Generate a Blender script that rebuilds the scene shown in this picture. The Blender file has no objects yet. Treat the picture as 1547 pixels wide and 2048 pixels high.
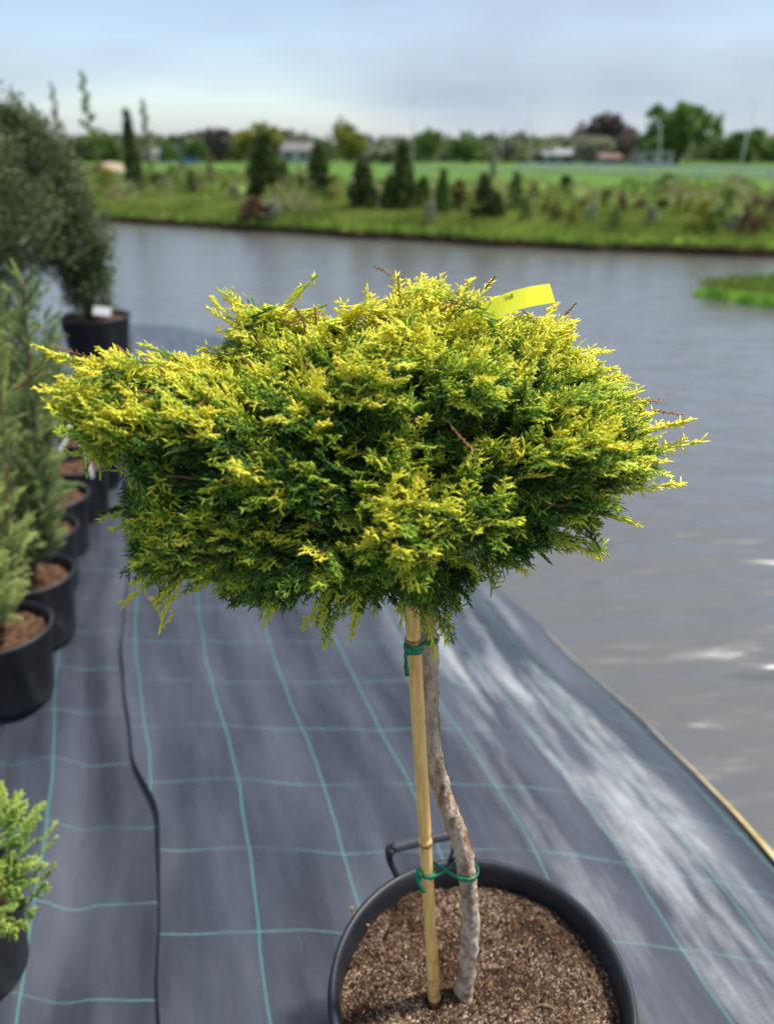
import bpy, math, random
import numpy as np
from mathutils import Vector, noise
R = math.radians
random.seed(7); RNG = np.random.default_rng(7)
scene = bpy.context.scene

# ------------------------------------------------------------------ camera
CAM_H = 1.38; PITCH = R(25.05); FPX = 1538.0
cam_d = bpy.data.cameras.new("camera"); cam = bpy.data.objects.new("camera", cam_d)
scene.collection.objects.link(cam); scene.camera = cam
cam.location = (0, 0, CAM_H); cam.rotation_euler = (R(90) - PITCH, 0, 0)
cam_d.sensor_fit = 'HORIZONTAL'; cam_d.sensor_width = 36; cam_d.lens = FPX / 1547 * 36
cam_d.clip_start = 0.02; cam_d.clip_end = 6000
cam_d.dof.use_dof = True; cam_d.dof.focus_distance = 0.81
cam_d.dof.aperture_fstop = (cam_d.lens / 1000) / 0.0088

# ------------------------------------------------------------------ light
SUN_EL = R(62); SUN_AZ = (0.88, 0.22)
_l = math.hypot(*SUN_AZ)
sdir = Vector((SUN_AZ[0] / _l * math.cos(SUN_EL), SUN_AZ[1] / _l * math.cos(SUN_EL), math.sin(SUN_EL)))
sun_d = bpy.data.lights.new("sun", 'SUN'); sun = bpy.data.objects.new("sun", sun_d)
scene.collection.objects.link(sun)
sun_d.energy = 3.6; sun_d.angle = R(5); sun_d.color = (1.0, 0.95, 0.86)
sun.rotation_euler = sdir.to_track_quat('Z', 'Y').to_euler()
w = bpy.data.worlds.new("World"); scene.world = w; w.use_nodes = True
nt = w.node_tree; nt.nodes.clear()
def wn(t, **k):
    n = nt.nodes.new(t)
    for a, b in k.items(): setattr(n, a, b)
    return n
sky = wn('ShaderNodeTexSky'); sky.sky_type = 'NISHITA'; sky.sun_disc = False
sky.sun_elevation = SUN_EL; sky.sun_rotation = math.atan2(sdir.x, sdir.y)
sky.air_density = 1.0; sky.dust_density = 0.6; sky.ozone_density = 1.6
bg = wn('ShaderNodeBackground'); bg.inputs[1].default_value = 0.115
bgc = wn('ShaderNodeBackground'); bgc.inputs[0].default_value = (0.60, 0.70, 0.88, 1); bgc.inputs[1].default_value = 0.56
tc = wn('ShaderNodeTexCoord'); mp = wn('ShaderNodeMapping'); mp.inputs['Scale'].default_value = (1.0, 1.0, 3.4)
mp.inputs['Location'].default_value = (0.35, 0.2, 0.13)
nz = wn('ShaderNodeTexNoise'); nz.inputs['Scale'].default_value = 1.7; nz.inputs['Detail'].default_value = 5; nz.inputs['Roughness'].default_value = 0.48
rp = wn('ShaderNodeValToRGB'); rp.color_ramp.elements[0].position = 0.36; rp.color_ramp.elements[1].position = 0.66
rp.color_ramp.elements[0].color = (0.10,)*3 + (1,); rp.color_ramp.elements[1].color = (0.92,)*3 + (1,)
sx = wn('ShaderNodeSeparateXYZ')
hz = wn('ShaderNodeMapRange'); hz.inputs['From Min'].default_value = 0.0; hz.inputs['From Max'].default_value = 0.075
hz.inputs['To Min'].default_value = 0.8; hz.inputs['To Max'].default_value = 0.0
mx = wn('ShaderNodeMath', operation='MAXIMUM')
rt = wn('ShaderNodeMapRange'); rt.inputs['From Min'].default_value = -0.35; rt.inputs['From Max'].default_value = 0.5
rt.inputs['To Min'].default_value = -0.10; rt.inputs['To Max'].default_value = 0.35
ad = wn('ShaderNodeMath', operation='ADD', use_clamp=True)
mixs = wn('ShaderNodeMixShader'); out = wn('ShaderNodeOutputWorld')
L = nt.links.new
L(tc.outputs['Generated'], mp.inputs[0]); L(mp.outputs[0], nz.inputs[0]); L(nz.outputs[0], rp.inputs[0])
L(tc.outputs['Generated'], sx.inputs[0]); L(sx.outputs[2], hz.inputs[0]); L(sx.outputs[0], rt.inputs[0])
ov = wn('ShaderNodeMapRange'); ov.inputs['From Min'].default_value = 0.22; ov.inputs['From Max'].default_value = 0.6
ov.inputs['To Min'].default_value = 0.0; ov.inputs['To Max'].default_value = 0.45
ad2 = wn('ShaderNodeMath', operation='ADD'); stg = wn('ShaderNodeMath', operation='MULTIPLY_ADD'); stg.inputs[1].default_value = 0.15; stg.inputs[2].default_value = 0.49
L(sx.outputs[2], ov.inputs[0]); L(rt.outputs[0], ad2.inputs[0]); L(ov.outputs[0], ad2.inputs[1]); L(ov.outputs[0], stg.inputs[0]); L(stg.outputs[0], bgc.inputs[1])
L(rp.outputs[0], ad.inputs[0]); L(ad2.outputs[0], ad.inputs[1]); L(ad.outputs[0], mx.inputs[0]); L(hz.outputs[0], mx.inputs[1])
L(sky.outputs[0], bg.inputs[0]); L(mx.outputs[0], mixs.inputs[0]); L(bg.outputs[0], mixs.inputs[1]); L(bgc.outputs[0], mixs.inputs[2])
L(mixs.outputs[0], out.inputs[0])
vs = scene.view_settings; vs.view_transform = 'Standard'; vs.look = 'None'; vs.exposure = 0.70; vs.gamma = 1

# ------------------------------------------------------------------ helpers
C = scene.collection
def unp(px, py, Y):
    """photo pixel -> world point on the vertical plane at distance Y"""
    a = (px - 773.5) / FPX; b = (1024 - py) / FPX
    d = Vector((a, math.cos(PITCH) + b * math.sin(PITCH), -math.sin(PITCH) + b * math.cos(PITCH)))
    return Vector((0, 0, CAM_H)) + d * (Y / d.y)
def unz(px, py, z):
    a = (px - 773.5) / FPX; b = (1024 - py) / FPX
    d = Vector((a, math.cos(PITCH) + b * math.sin(PITCH), -math.sin(PITCH) + b * math.cos(PITCH)))
    return Vector((0, 0, CAM_H)) + d * ((z - CAM_H) / d.z)
def tag(o, label=None, cat=None, group=None, kind=None):
    if label: o['label'] = label
    if cat: o['category'] = cat
    if group: o['group'] = group
    if kind: o['kind'] = kind
    return o
def empty(name, loc, label=None, cat=None, group=None):
    o = bpy.data.objects.new(name, None); C.objects.link(o); o.location = loc; o.empty_display_size = 0.05
    return tag(o, label, cat, group)
def link(name, me, mat, parent=None, local=False):
    o = bpy.data.objects.new(name, me); C.objects.link(o)
    if mat is not None: me.materials.append(mat)
    if parent is not None:
        o.parent = parent
        if not local:                       # mesh data are in world space
            o.location = -Vector(parent.location)
    return o
def np_mesh(name, V, F, col=None, smooth=True):
    """V (n,3); F list of (m,k) index arrays; col (n,) or (n,3)"""
    me = bpy.data.meshes.new(name); V = np.asarray(V, np.float32)
    me.vertices.add(len(V)); me.vertices.foreach_set('co', V.ravel())
    idx = np.concatenate([f.ravel() for f in F]).astype(np.int32)
    tot = np.concatenate([np.full(len(f), f.shape[1], np.int32) for f in F])
    st = np.concatenate([[0], np.cumsum(tot)[:-1]]).astype(np.int32)
    me.loops.add(len(idx)); me.loops.foreach_set('vertex_index', idx)
    me.polygons.add(len(tot)); me.polygons.foreach_set('loop_start', st); me.polygons.foreach_set('loop_total', tot)
    me.polygons.foreach_set('use_smooth', np.full(len(tot), smooth))
    if col is not None:
        col = np.asarray(col, np.float32)
        if col.ndim == 1: col = np.stack([col]*3, 1)
        c4 = np.concatenate([col, np.ones((len(col), 1), np.float32)], 1)
        a = me.attributes.new('tint', 'FLOAT_COLOR', 'POINT'); a.data.foreach_set('color', c4.ravel())
    me.update(calc_edges=True); me.validate()
    return me
def tubes(P0, P1, R0, col0, col1, k=3, tipf=0.0, midf=0.6, midr=1.1):
    """one tapered cord per segment, pointed when tipf is 0"""
    P0 = np.asarray(P0, np.float32); P1 = np.asarray(P1, np.float32); n = len(P0)
    D = P1 - P0; ln = np.linalg.norm(D, axis=1, keepdims=True); D = D / np.maximum(ln, 1e-7)
    ref = np.where(np.abs(D[:, 2:3]) < 0.9, np.array([[0, 0, 1.]]), np.array([[1., 0, 0]]))
    A = np.cross(D, ref); A /= np.linalg.norm(A, axis=1, keepdims=True); B = np.cross(D, A)
    R0 = np.asarray(R0, np.float32).reshape(-1, 1)
    vs_ = []
    for (t, r) in ((0, 0.75), (midf, midr)):
        for j in range(k):
            an = 2*math.pi*j/k
            vs_.append(P0 + (P1-P0)*t + (A*math.cos(an) + B*math.sin(an))*R0*r)
    vs_.append(P1)
    V = np.stack(vs_, 1); m = 2*k+1
    base = (np.arange(n)*m)[:, None]
    q = np.array([[j, (j+1) % k, k+(j+1) % k, k+j] for j in range(k)]).reshape(1, k, 4)
    t3 = np.array([[k+j, k+(j+1) % k, 2*k] for j in range(k)]).reshape(1, k, 3)
    Q = (base[:, :, None] + q).reshape(-1, 4); T = (base[:, :, None] + t3).reshape(-1, 3)
    c0 = np.asarray(col0, np.float32); c1 = np.asarray(col1, np.float32)
    cc = np.stack([c0]*k + [c0*(1-midf)+c1*midf]*k + [c1], 1)
    return V.reshape(-1, 3), [Q, T], cc.reshape(-1, cc.shape[-1]) if cc.ndim == 3 else cc.reshape(-1)
def leaves(Cn, D, Wd, Ln, col):
    """rhombic leaves: centre, direction, width, length"""
    n = len(Cn); D = D/np.maximum(np.linalg.norm(D, axis=1, keepdims=True), 1e-6)
    rnd = RNG.normal(size=(n, 3)); S = np.cross(D, rnd); S /= np.maximum(np.linalg.norm(S, axis=1, keepdims=True), 1e-6)
    Wd = np.reshape(Wd, (-1, 1)); Ln = np.reshape(Ln, (-1, 1))
    N = np.cross(D, S)
    V = np.stack([Cn - D*Ln/2, Cn + S*Wd/2 + N*Wd*0.15, Cn + D*Ln/2, Cn - S*Wd/2 + N*Wd*0.15], 1).reshape(-1, 3)
    F = (np.arange(n)*4)[:, None] + np.array([[0, 1, 2, 3]])
    return V, [F], np.repeat(np.asarray(col), 4, axis=0)
def join(parts):
    Vs, Fs, Cs, o = [], {}, [], 0
    for V, F, c in parts:
        for f in F: Fs.setdefault(f.shape[1], []).append(f + o)
        Vs.append(V); Cs.append(c); o += len(V)
    return np.concatenate(Vs), [np.concatenate(v) for v in Fs.values()], np.concatenate(Cs)
def path_tube(pts, rads, k=10, closed_ends=True, flat=None, bump=None):
    """sweep through points with radii; flat=(w,t) makes a strap"""
    pts = [Vector(p) for p in pts]; V = []; n = len(pts)
    up = Vector((0, 0, 1)); prevA = None
    for i, p in enumerate(pts):
        d = (pts[min(i+1, n-1)] - pts[max(i-1, 0)]).normalized()
        if prevA is None:
            A = d.cross(up)
            if A.length < 0.1: A = d.cross(Vector((0, 1, 0)))
        else: A = prevA - d*prevA.dot(d)
        A.normalize(); B = d.cross(A); prevA = A
        for j in range(k):
            an = 2*math.pi*j/k
            if flat: off = B*0
            r = rads[i] if not callable(rads) else rads(i)
            if bump: r = r*(1 + bump(i, an, p))
            if flat: V.append(p + A*math.cos(an)*flat[0]/2 + B*math.sin(an)*flat[1]/2)
            else: V.append(p + (A*math.cos(an) + B*math.sin(an))*r)
    Q = [[i*k+j, i*k+(j+1) % k, (i+1)*k+(j+1) % k, (i+1)*k+j] for i in range(n-1) for j in range(k)]
    V = np.array([tuple(v) for v in V], np.float32); F = [np.array(Q)]
    if closed_ends:
        F.append(np.array([list(range(k))[::-1], [(n-1)*k+j for j in range(k)]]))
    return V, F, np.zeros(len(V))
def lathe(prof, cx, cy, k=64):
    V = []; n = len(prof)
    for r, z in prof:
        for j in range(k):
            a = 2*math.pi*j/k; V.append((cx + r*math.cos(a), cy + r*math.sin(a), z))
    Q = [[i*k+j, i*k+(j+1) % k, (i+1)*k+(j+1) % k, (i+1)*k+j] for i in range(n-1) for j in range(k)]
    return np.array(V, np.float32), [np.array(Q)], np.zeros(len(V))
def box(x0, x1, y0, y1, z0, z1):
    V = np.array([(x, y, z) for x in (x0, x1) for y in (y0, y1) for z in (z0, z1)], np.float32)
    F = np.array([[0, 1, 3, 2], [4, 6, 7, 5], [0, 4, 5, 1], [2, 3, 7, 6], [0, 2, 6, 4], [1, 5, 7, 3]])
    return V, [F], np.zeros(8)
def pm(name, parts, smooth=True): V, F, c = join(parts); return np_mesh(name, V, F, c, smooth)
def catmull(P, n):
    P = [Vector(p) for p in P]; P = [P[0]*2-P[1]] + P + [P[-1]*2-P[-2]]; o = []
    for i in range(1, len(P)-2):
        for s in range(n):
            t = s/n; a, b, c, d = P[i-1], P[i], P[i+1], P[i+2]
            o.append(0.5*((2*b)+(c-a)*t+(2*a-5*b+4*c-d)*t*t+(3*b-a-3*c+d)*t**3))
    o.append(P[-2]); return o

# ------------------------------------------------------------------ materials
class M:
    def __init__(s, name, base=(.5,)*3, rough=.5, spec=.5, metal=0):
        s.m = bpy.data.materials.new(name); s.m.use_nodes = True; s.nt = s.m.node_tree
        s.b = s.nt.nodes['Principled BSDF']; s.b.inputs['Base Color'].default_value = (*base, 1)
        s.b.inputs['Roughness'].default_value = rough; s.b.inputs['Specular IOR Level'].default_value = spec
        s.b.inputs['Metallic'].default_value = metal
    def n(s, t, **k):
        nd = s.nt.nodes.new(t)
        for a, b in k.items():
            if a.startswith('i_'): nd.inputs[a[2:]].default_value = b
            else: setattr(nd, a, b)
        return nd
    def l(s, a, b): s.nt.links.new(a, b)
    def coord(s, kind='Object', scale=(1, 1, 1)):
        t = s.n('ShaderNodeTexCoord'); m = s.n('ShaderNodeMapping'); m.inputs['Scale'].default_value = scale
        s.l(t.outputs[kind], m.inputs[0]); return m.outputs[0]
    def noise(s, vec, scale, detail=4, rough=.5, dist=0):
        n = s.n('ShaderNodeTexNoise', i_Scale=scale, i_Detail=detail, i_Roughness=rough, i_Distortion=dist)
        s.l(vec, n.inputs['Vector']); return n.outputs[0]
    def ramp(s, fac, stops):
        r = s.n('ShaderNodeValToRGB'); e = r.color_ramp.elements
        while len(e) < len(stops): e.new(.5)
        for i, (p, c) in enumerate(stops): e[i].position = p; e[i].color = (*c, 1) if len(c) == 3 else c
        s.l(fac, r.inputs[0]); return r.outputs[0]
    def mix(s, f, a, b, mode='MIX'):
        m = s.n('ShaderNodeMix', data_type='RGBA', blend_type=mode)
        for v, i in ((f, 0), (a, 6), (b, 7)):
            if isinstance(v, (int, float)): m.inputs[i].default_value = v
            elif isinstance(v, tuple): m.inputs[i].default_value = (*v, 1)
            else: s.l(v, m.inputs[i])
        return m.outputs[2]
    def math(s, op, a, b=0, clamp=False):
        m = s.n('ShaderNodeMath', operation=op, use_clamp=clamp)
        for v, i in ((a, 0), (b, 1)):
            if isinstance(v, (int, float)): m.inputs[i].default_value = v
            else: s.l(v, m.inputs[i])
        return m.outputs[0]
    def bump(s, h, strength=.3, dist=.01):
        b = s.n('ShaderNodeBump', i_Strength=strength, i_Distance=dist); s.l(h, b.inputs['Height'])
        s.l(b.outputs[0], s.b.inputs['Normal']); return b
    def base(s, c): s.l(c, s.b.inputs['Base Color'])
    def attr(s, name='tint'):
        a = s.n('ShaderNodeAttribute', attribute_name=name); return a
def foliage_mat(name, c_lo, c_hi, trans=.25, rough=.5, sat_noise=True, spec=.35):
    """tint attribute: 0 old growth colour, 1 young growth colour"""
    m = M(name, rough=rough, spec=spec); a = m.attr()
    if isinstance(c_lo[0], tuple): col = m.ramp(a.outputs['Fac'], [(i/(len(c_lo)-1), c) for i, c in enumerate(c_lo)])
    else: col = m.mix(a.outputs['Fac'], c_lo, c_hi)
    m.base(col)
    if trans:
        t = m.n('ShaderNodeBsdfTranslucent'); m.l(col, t.inputs[0]); mxn = m.n('ShaderNodeMixShader', i_Fac=trans)
        m.l(m.b.outputs[0], mxn.inputs[1]); m.l(t.outputs[0], mxn.inputs[2])
        m.l(mxn.outputs[0], m.nt.nodes['Material Output'].inputs[0])
    return m.m
# black pot plastic
m = M('black_pot_plastic', (.022, .024, .03), .42, .5)
v = m.coord(); n1 = m.noise(v, 9, 5, .6); n2 = m.noise(v, 120, 2)
m.base(m.mix(m.ramp(n1, [(.45, (0, 0, 0)), (.75, (.5, .5, .5))]), (.012, .014, .020), (.05, .052, .06)))
m.l(m.ramp(n1, [(.3, (.36,)*3), (.7, (.58,)*3)]), m.b.inputs['Roughness']); m.bump(n2, .08, .002); POT = m.m
# potting soil: shown by the tint attribute of its grains
m = M('potting_soil', rough=.9, spec=.15); a = m.attr(); v = m.coord()
m.base(m.ramp(a.outputs['Fac'], [(0, (.010, .007, .006)), (.3, (.045, .024, .015)), (.55, (.11, .063, .036)), (.8, (.33, .22, .135)), (1, (.66, .54, .41))])); SOIL = m.m
m = M('dull_soil', rough=.95, spec=.1); v = m.coord(); n1 = m.noise(v, 60, 6, .7)
m.base(m.ramp(n1, [(.35, (.03, .016, .01)), (.55, (.12, .065, .04)), (.72, (.3, .19, .12))])); m.bump(n1, .8, .01); SOIL2 = m.m
# juniper bark
m = M('juniper_bark', rough=.8, spec=.2); v = m.coord(); vz = m.coord(scale=(1, 1, .35))
n1 = m.noise(vz, 60, 6, .65); n2 = m.noise(v, 26, 3); n3 = m.noise(v, 70, 2)
c = m.ramp(n1, [(.30, (.13, .08, .05)), (.40, (.36, .26, .18)), (.54, (.60, .48, .37)), (.70, (.76, .66, .54))])
c = m.mix(m.ramp(n2, [(.56, (0, 0, 0)), (.66, (.7,)*3)]), c, (.30, .13, .07))
c = m.mix(m.ramp(n3, [(.68, (0, 0, 0)), (.72, (.7,)*3)]), c, (.42, .46, .22)); n4 = m.noise(vz, 190, 4, .7); c = m.mix(m.ramp(n4, [(.30, (.75,)*3), (.42, (0, 0, 0))]), c, (.06, .035, .022)); m.base(c); m.bump(m.math('ADD', n1, n4), 1.0, .006); BARK = m.m
m = M('twig_bark', rough=.8, spec=.2); v = m.coord(); m.base(m.ramp(m.noise(v, 90, 4), [(.3, (.07, .035, .02)), (.7, (.26, .15, .09))])); TWIG = m.m
m = M('grey_bark', rough=.9, spec=.1); v = m.coord(); m.base(m.ramp(m.noise(v, 8, 4), [(.3, (.05, .04, .03)), (.7, (.17, .14, .11))])); GBARK = m.m
# bamboo
m = M('bamboo_cane', rough=.38, spec=.45); v = m.coord(scale=(1, 1, .08)); vv = m.coord()
n1 = m.noise(v, 160, 4, .6); n2 = m.noise(vv, 22, 4, .6)
c = m.ramp(n1, [(.3, (.70, .36, .10)), (.55, (.92, .56, .19)), (.8, (.95, .68, .31))])
c = m.mix(m.ramp(n2, [(.60, (0, 0, 0)), (.74, (.75,)*3)]), c, (.30, .15, .05)); m.base(c); m.bump(n1, .25, .001); CANE = m.m
m = M('bamboo_node', rough=.7); v = m.coord(); m.base(m.ramp(m.noise(v, 200, 3), [(.4, (.16, .09, .04)), (.7, (.48, .32, .15))])); NODE = m.m
TIE = M('green_tie', (.004, .20, .10), .35, .5).m
m = M('yellow_label', (.93, .93, .05), .5, .4); LABEL = m.m
INK = M('ink', (.16, .17, .03), .6).m
WHITE = M('white_plastic', (.82, .84, .86), .4).m
# ground cover fabric
def fabric(name, line_u0, dust=True, per=.207):
    m = M(name, rough=.42, spec=.5); t = m.n('ShaderNodeUVMap', uv_map='fabric'); s = m.n('ShaderNodeSeparateXYZ'); m.l(t.outputs[0], s.inputs[0])
    U, Vv = s.outputs[0], s.outputs[1]
    obj = m.coord(); wob = m.noise(obj, 3.0, 2)
    def line(co, off, period, half, wobble):
        x = m.math('ADD', co, -off); x = m.math('ADD', x, m.math('MULTIPLY', m.math('SUBTRACT', wob, .5), wobble))
        x = m.math('DIVIDE', x, period); x = m.math('ABSOLUTE', m.math('SUBTRACT', m.math('FRACT', m.math('ADD', x, .5)), .5))
        x = m.math('MULTIPLY', x, period); return m.math('LESS_THAN', x, half)
    lu = line(U, line_u0, per, .0022, .03); lv = line(Vv, .02 if dust else .1, .197, .0017, .05)
    uv = m.n('ShaderNodeCombineXYZ'); m.l(U, uv.inputs[0]); m.l(Vv, uv.inputs[1])
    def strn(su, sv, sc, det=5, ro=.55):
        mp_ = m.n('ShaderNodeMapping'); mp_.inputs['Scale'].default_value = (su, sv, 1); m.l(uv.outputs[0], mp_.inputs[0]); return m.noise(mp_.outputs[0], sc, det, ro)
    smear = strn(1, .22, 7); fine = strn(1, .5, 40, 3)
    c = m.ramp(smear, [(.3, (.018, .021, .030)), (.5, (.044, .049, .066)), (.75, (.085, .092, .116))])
    wv = m.n('ShaderNodeTexChecker', i_Scale=420.0); m.l(uv.outputs[0], wv.inputs[0])
    c = m.mix(.10, c, wv.outputs[0], 'OVERLAY')
    if dust:
        st1 = strn(1, .13, 9, 6, .62); st2 = strn(1, .6, 5, 4)
        lo = m.n('ShaderNodeMapRange'); m.l(U, lo.inputs[0]); lo.inputs[1].default_value = .60; lo.inputs[2].default_value = .80; lo.inputs[3].default_value = 0; lo.inputs[4].default_value = 1
        hi = m.n('ShaderNodeMapRange'); m.l(U, hi.inputs[0]); hi.inputs[1].default_value = 1.12; hi.inputs[2].default_value = 1.22; hi.inputs[3].default_value = 1; hi.inputs[4].default_value = 0
        f = m.math('MULTIPLY', lo.outputs[0], hi.outputs[0])
        near = m.n('ShaderNodeMapRange'); m.l(Vv, near.inputs[0]); near.inputs[1].default_value = .55; near.inputs[2].default_value = 1.3; near.inputs[3].default_value = .30; near.inputs[4].default_value = 1
        f = m.math('MULTIPLY', f, near.outputs[0])
        d = m.ramp(m.math('ADD', m.math('MULTIPLY', st1, .72), m.math('MULTIPLY', st2, .28)), [(.47, (0, 0, 0)), (.62, (.9,)*3)])
        f = m.math('MULTIPLY', f, d)
        f = m.math('MULTIPLY', f, m.math('ADD', .25, m.math('MULTIPLY', fine, 1.35)), True)
        gr = m.ramp(m.noise(obj, 300, 3, .7), [(.35, (.45,)*3), (.6, (1,)*3)])
        c2 = m.mix(m.math('MULTIPLY', f, gr), c, (.36, .385, .40))
    else: c2 = c; f = m.math('MULTIPLY', smear, 0.0)
    vo = m.n('ShaderNodeTexVoronoi', i_Scale=55.0); m.l(obj, vo.inputs['Vector']); sp_ = m.math('LESS_THAN', vo.outputs['Distance'], .055)
    c2 = m.mix(m.math('MULTIPLY', sp_, .55), c2, (.34, .30, .26))
    wear = m.ramp(m.noise(obj, 6, 3), [(.35, (.25,)*3), (.6, (1,)*3)]); c2 = m.mix(m.math('MULTIPLY', lu, .46), c2, (.07, .30, .26)); c2 = m.mix(m.math('MULTIPLY', m.math('MULTIPLY', lv, .42), wear), c2, (.13, .34, .32))
    m.base(c2)
    m.l(m.math('ADD', m.math('MULTIPLY', smear, .4), m.math('ADD', .11, m.math('MULTIPLY', f, .5)), True), m.b.inputs['Roughness'])
    b = m.bump(m.math('ADD', m.math('MULTIPLY', wv.outputs[1], .1), m.math('MULTIPLY', fine, .6)), .25, .004)
    return m.m
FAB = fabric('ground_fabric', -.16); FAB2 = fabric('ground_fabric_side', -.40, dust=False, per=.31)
m = M('wet_hem', (.55, .40, .12), .6); v = m.coord(); m.base(m.ramp(m.noise(v, 14, 4), [(.3, (.26, .16, .06)), (.5, (.50, .37, .14)), (.75, (.62, .56, .38))])); HEM = m.m
# water
m = M('pond_water', (.088, .083, .074), .26, .5); m.b.inputs['IOR'].default_value = 1.9
v = m.coord(scale=(.38, 1.0, 1)); n1 = m.noise(v, 8.5, 2, .4, .25); n2 = m.noise(v, 22, 3, .55, .3); vb = m.coord(scale=(.3, 1, 1)); n3 = m.noise(vb, 4.6, 1, .4, .5)
h = m.math('ADD', m.math('MULTIPLY', n1, .65), m.math('ADD', m.math('MULTIPLY', n2, .03), m.math('MULTIPLY', n3, 1.7)))
m.bump(h, 1.0, .034); cb = m.n('ShaderNodeBump', i_Strength=1.0, i_Distance=.0105); m.l(m.math('ADD', m.math('MULTIPLY', n3, 1.2), n1), cb.inputs['Height']); m.l(cb.outputs[0], m.b.inputs['Coat Normal']); m.b.inputs['Coat Weight'].default_value = .65; m.b.inputs['Coat Roughness'].default_value = .27; m.b.inputs['Coat IOR'].default_value = 1.6; WATER = m.m
# grass and earth
m = M('field_grass', rough=1, spec=0); v = m.coord(); n1 = m.noise(v, .35, 5, .6); n2 = m.noise(v, 4, 4, .6)
g = m.ramp(n2, [(.3, (.085, .17, .022)), (.7, (.20, .33, .05))]); far = m.ramp(n2, [(.3, (.075, .14, .034)), (.7, (.125, .22, .058))])
s = m.n('ShaderNodeSeparateXYZ'); tcx = m.n('ShaderNodeTexCoord'); m.l(tcx.outputs['Object'], s.inputs[0])
yy = m.n('ShaderNodeMapRange'); m.l(m.math('ADD', s.outputs[1], m.math('MULTIPLY', n1, 6)), yy.inputs[0]); yy.inputs[1].default_value = 33; yy.inputs[2].default_value = 38
c = m.mix(yy.outputs[0], g, far)
brown = m.ramp(n1, [(.50, (0, 0, 0)), (.60, (1, 1, 1))]); yb = m.n('ShaderNodeMapRange'); m.l(s.outputs[1], yb.inputs[0]); yb.inputs[1].default_value = 16; yb.inputs[2].default_value = 19
yc = m.n('ShaderNodeMapRange'); m.l(s.outputs[1], yc.inputs[0]); yc.inputs[1].default_value = 27; yc.inputs[2].default_value = 31; yc.inputs[3].default_value = 1; yc.inputs[4].default_value = 0
c = m.mix(m.math('MULTIPLY', m.math('MULTIPLY', brown, yb.outputs[0]), m.math('MULTIPLY', yc.outputs[0], .6)), c, (.22, .17, .11))
e = m.n('ShaderNodeMapRange'); m.l(m.math('ADD', s.outputs[2], m.math('MULTIPLY', n2, .14)), e.inputs[0]); e.inputs[1].default_value = .00; e.inputs[2].default_value = .08
c = m.mix(e.outputs[0], (.05, .032, .02), c); m.base(c); m.bump(n2, .6, .05); FIELD = m.m
m = M('bare_ground', rough=.95, spec=.1); v = m.coord(); m.base(m.ramp(m.noise(v, 3, 5), [(.3, (.06, .09, .02)), (.7, (.14, .2, .05))])); BARE = m.m
GRASS = foliage_mat('grass_blades', (.10, .165, .02), (.36, .42, .09), .3, .6)
m = M('road_asphalt', (.22, .22, .23), .8); ROAD = m.m
m = M('sand_heap', rough=.9); v = m.coord(); m.base(m.ramp(m.noise(v, 2, 4), [(.3, (.26, .21, .13)), (.7, (.38, .31, .21))])); SAND = m.m

# ------------------------------------------------------------------ fabric ground, water, land
WZ = -0.18
def g_off(v): return -0.30*v + 0.012*math.sin(v*2.1) + .011*math.sin(v*5.3+.6)
_sv = [-6, 0.3, 1.3, 1.86, 2.72, 5, 7.9, 12]; _su = [1.25, 1.28, 1.32, 1.34, 1.20, .92, .70, .6]
def u_shore(v): return float(np.interp(v, _sv, _su))
def ss(x): x = max(0., min(1., x)); return x*x*(3-2*x)
def fz(u, v):
    us = u_shore(v); t = (u - (us - .72))/.72
    z = WZ*(ss(t*.5)*2 if t < 1 else 1 + (t-1)*1.6) if t > 0 else 0.
    e = (v - 6.7)/.6
    if e > 0: z -= .10*min(e, 3)**1.5
    z += .010*noise.noise(Vector((u*5, v*1.1, 0))) + .006*noise.noise(Vector((u*14, v*2.2, 5)))*(1 if u > .3 else .6) + .004*noise.noise(Vector((u*7, v*7, 2)))
    return z
def sheet(name, us, vs_, zf, mat, parent=None):
    V = []; nu, nv = len(us), len(vs_); UV = []
    for v in vs_:
        for u in us:
            uu = u(v) if callable(u) else u
            V.append((uu + g_off(v), v, zf(uu, v))); UV.append((uu, v))
    Q = np.array([[j*nu+i, j*nu+i+1, (j+1)*nu+i+1, (j+1)*nu+i] for j in range(nv-1) for i in range(nu-1)])
    me = np_mesh(name, V, [Q]); uvl = me.uv_layers.new(name='fabric')
    UV = np.array(UV, np.float32)[Q.ravel()]; uvl.data.foreach_set('uv', UV.ravel())
    return link(name, me, mat, parent)
vv = np.concatenate([np.arange(-1.5, 3.6, .03), np.arange(3.6, 8.2, .08)])
def edge_u(v): return -.20 + .055*ss((1.50 - v)/.22) + .006*noise.noise(Vector((v*6, 3, 0)))
us = [(lambda v, k=k: edge_u(v) + k*(1.05 - edge_u(v))) for k in np.linspace(0, 1, 64)] + list(np.arange(1.065, 1.72, .02))
def z_main(u, v):
    e = u - edge_u(v)
    lift = .004 + .022*max(0., .35 + 1.3*noise.noise(Vector((v*2.6, 7, 1))))*math.exp(-e/.035)*max(0, .5 + noise.noise(Vector((v*3, 7, 1)))) if e < .25 else .012
    return fz(u, v) + lift*(1 - ss((e-.1)/.3)) + .004
tag(sheet('fabric_ground', us, vv, z_main, FAB), kind='structure')
usl = [(lambda v, k=k: -3.6 + (edge_u(v) + .06 + 3.6)*k) for k in (list(np.linspace(0, .55, 26)) + list(np.linspace(.56, 1, 74)))]
def z_side(u, v):
    w_ = (.014 + .022*math.exp(-((u+.42)/.16)**2))*noise.noise(Vector((u*11, v*.9, 9)))*ss((u+1.1)/.3) if u > -1.1 else 0
    return fz(u, v) + w_*.9 - .006
tag(sheet('fabric_ground_side', usl, vv, z_side, FAB2), kind='structure')
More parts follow.
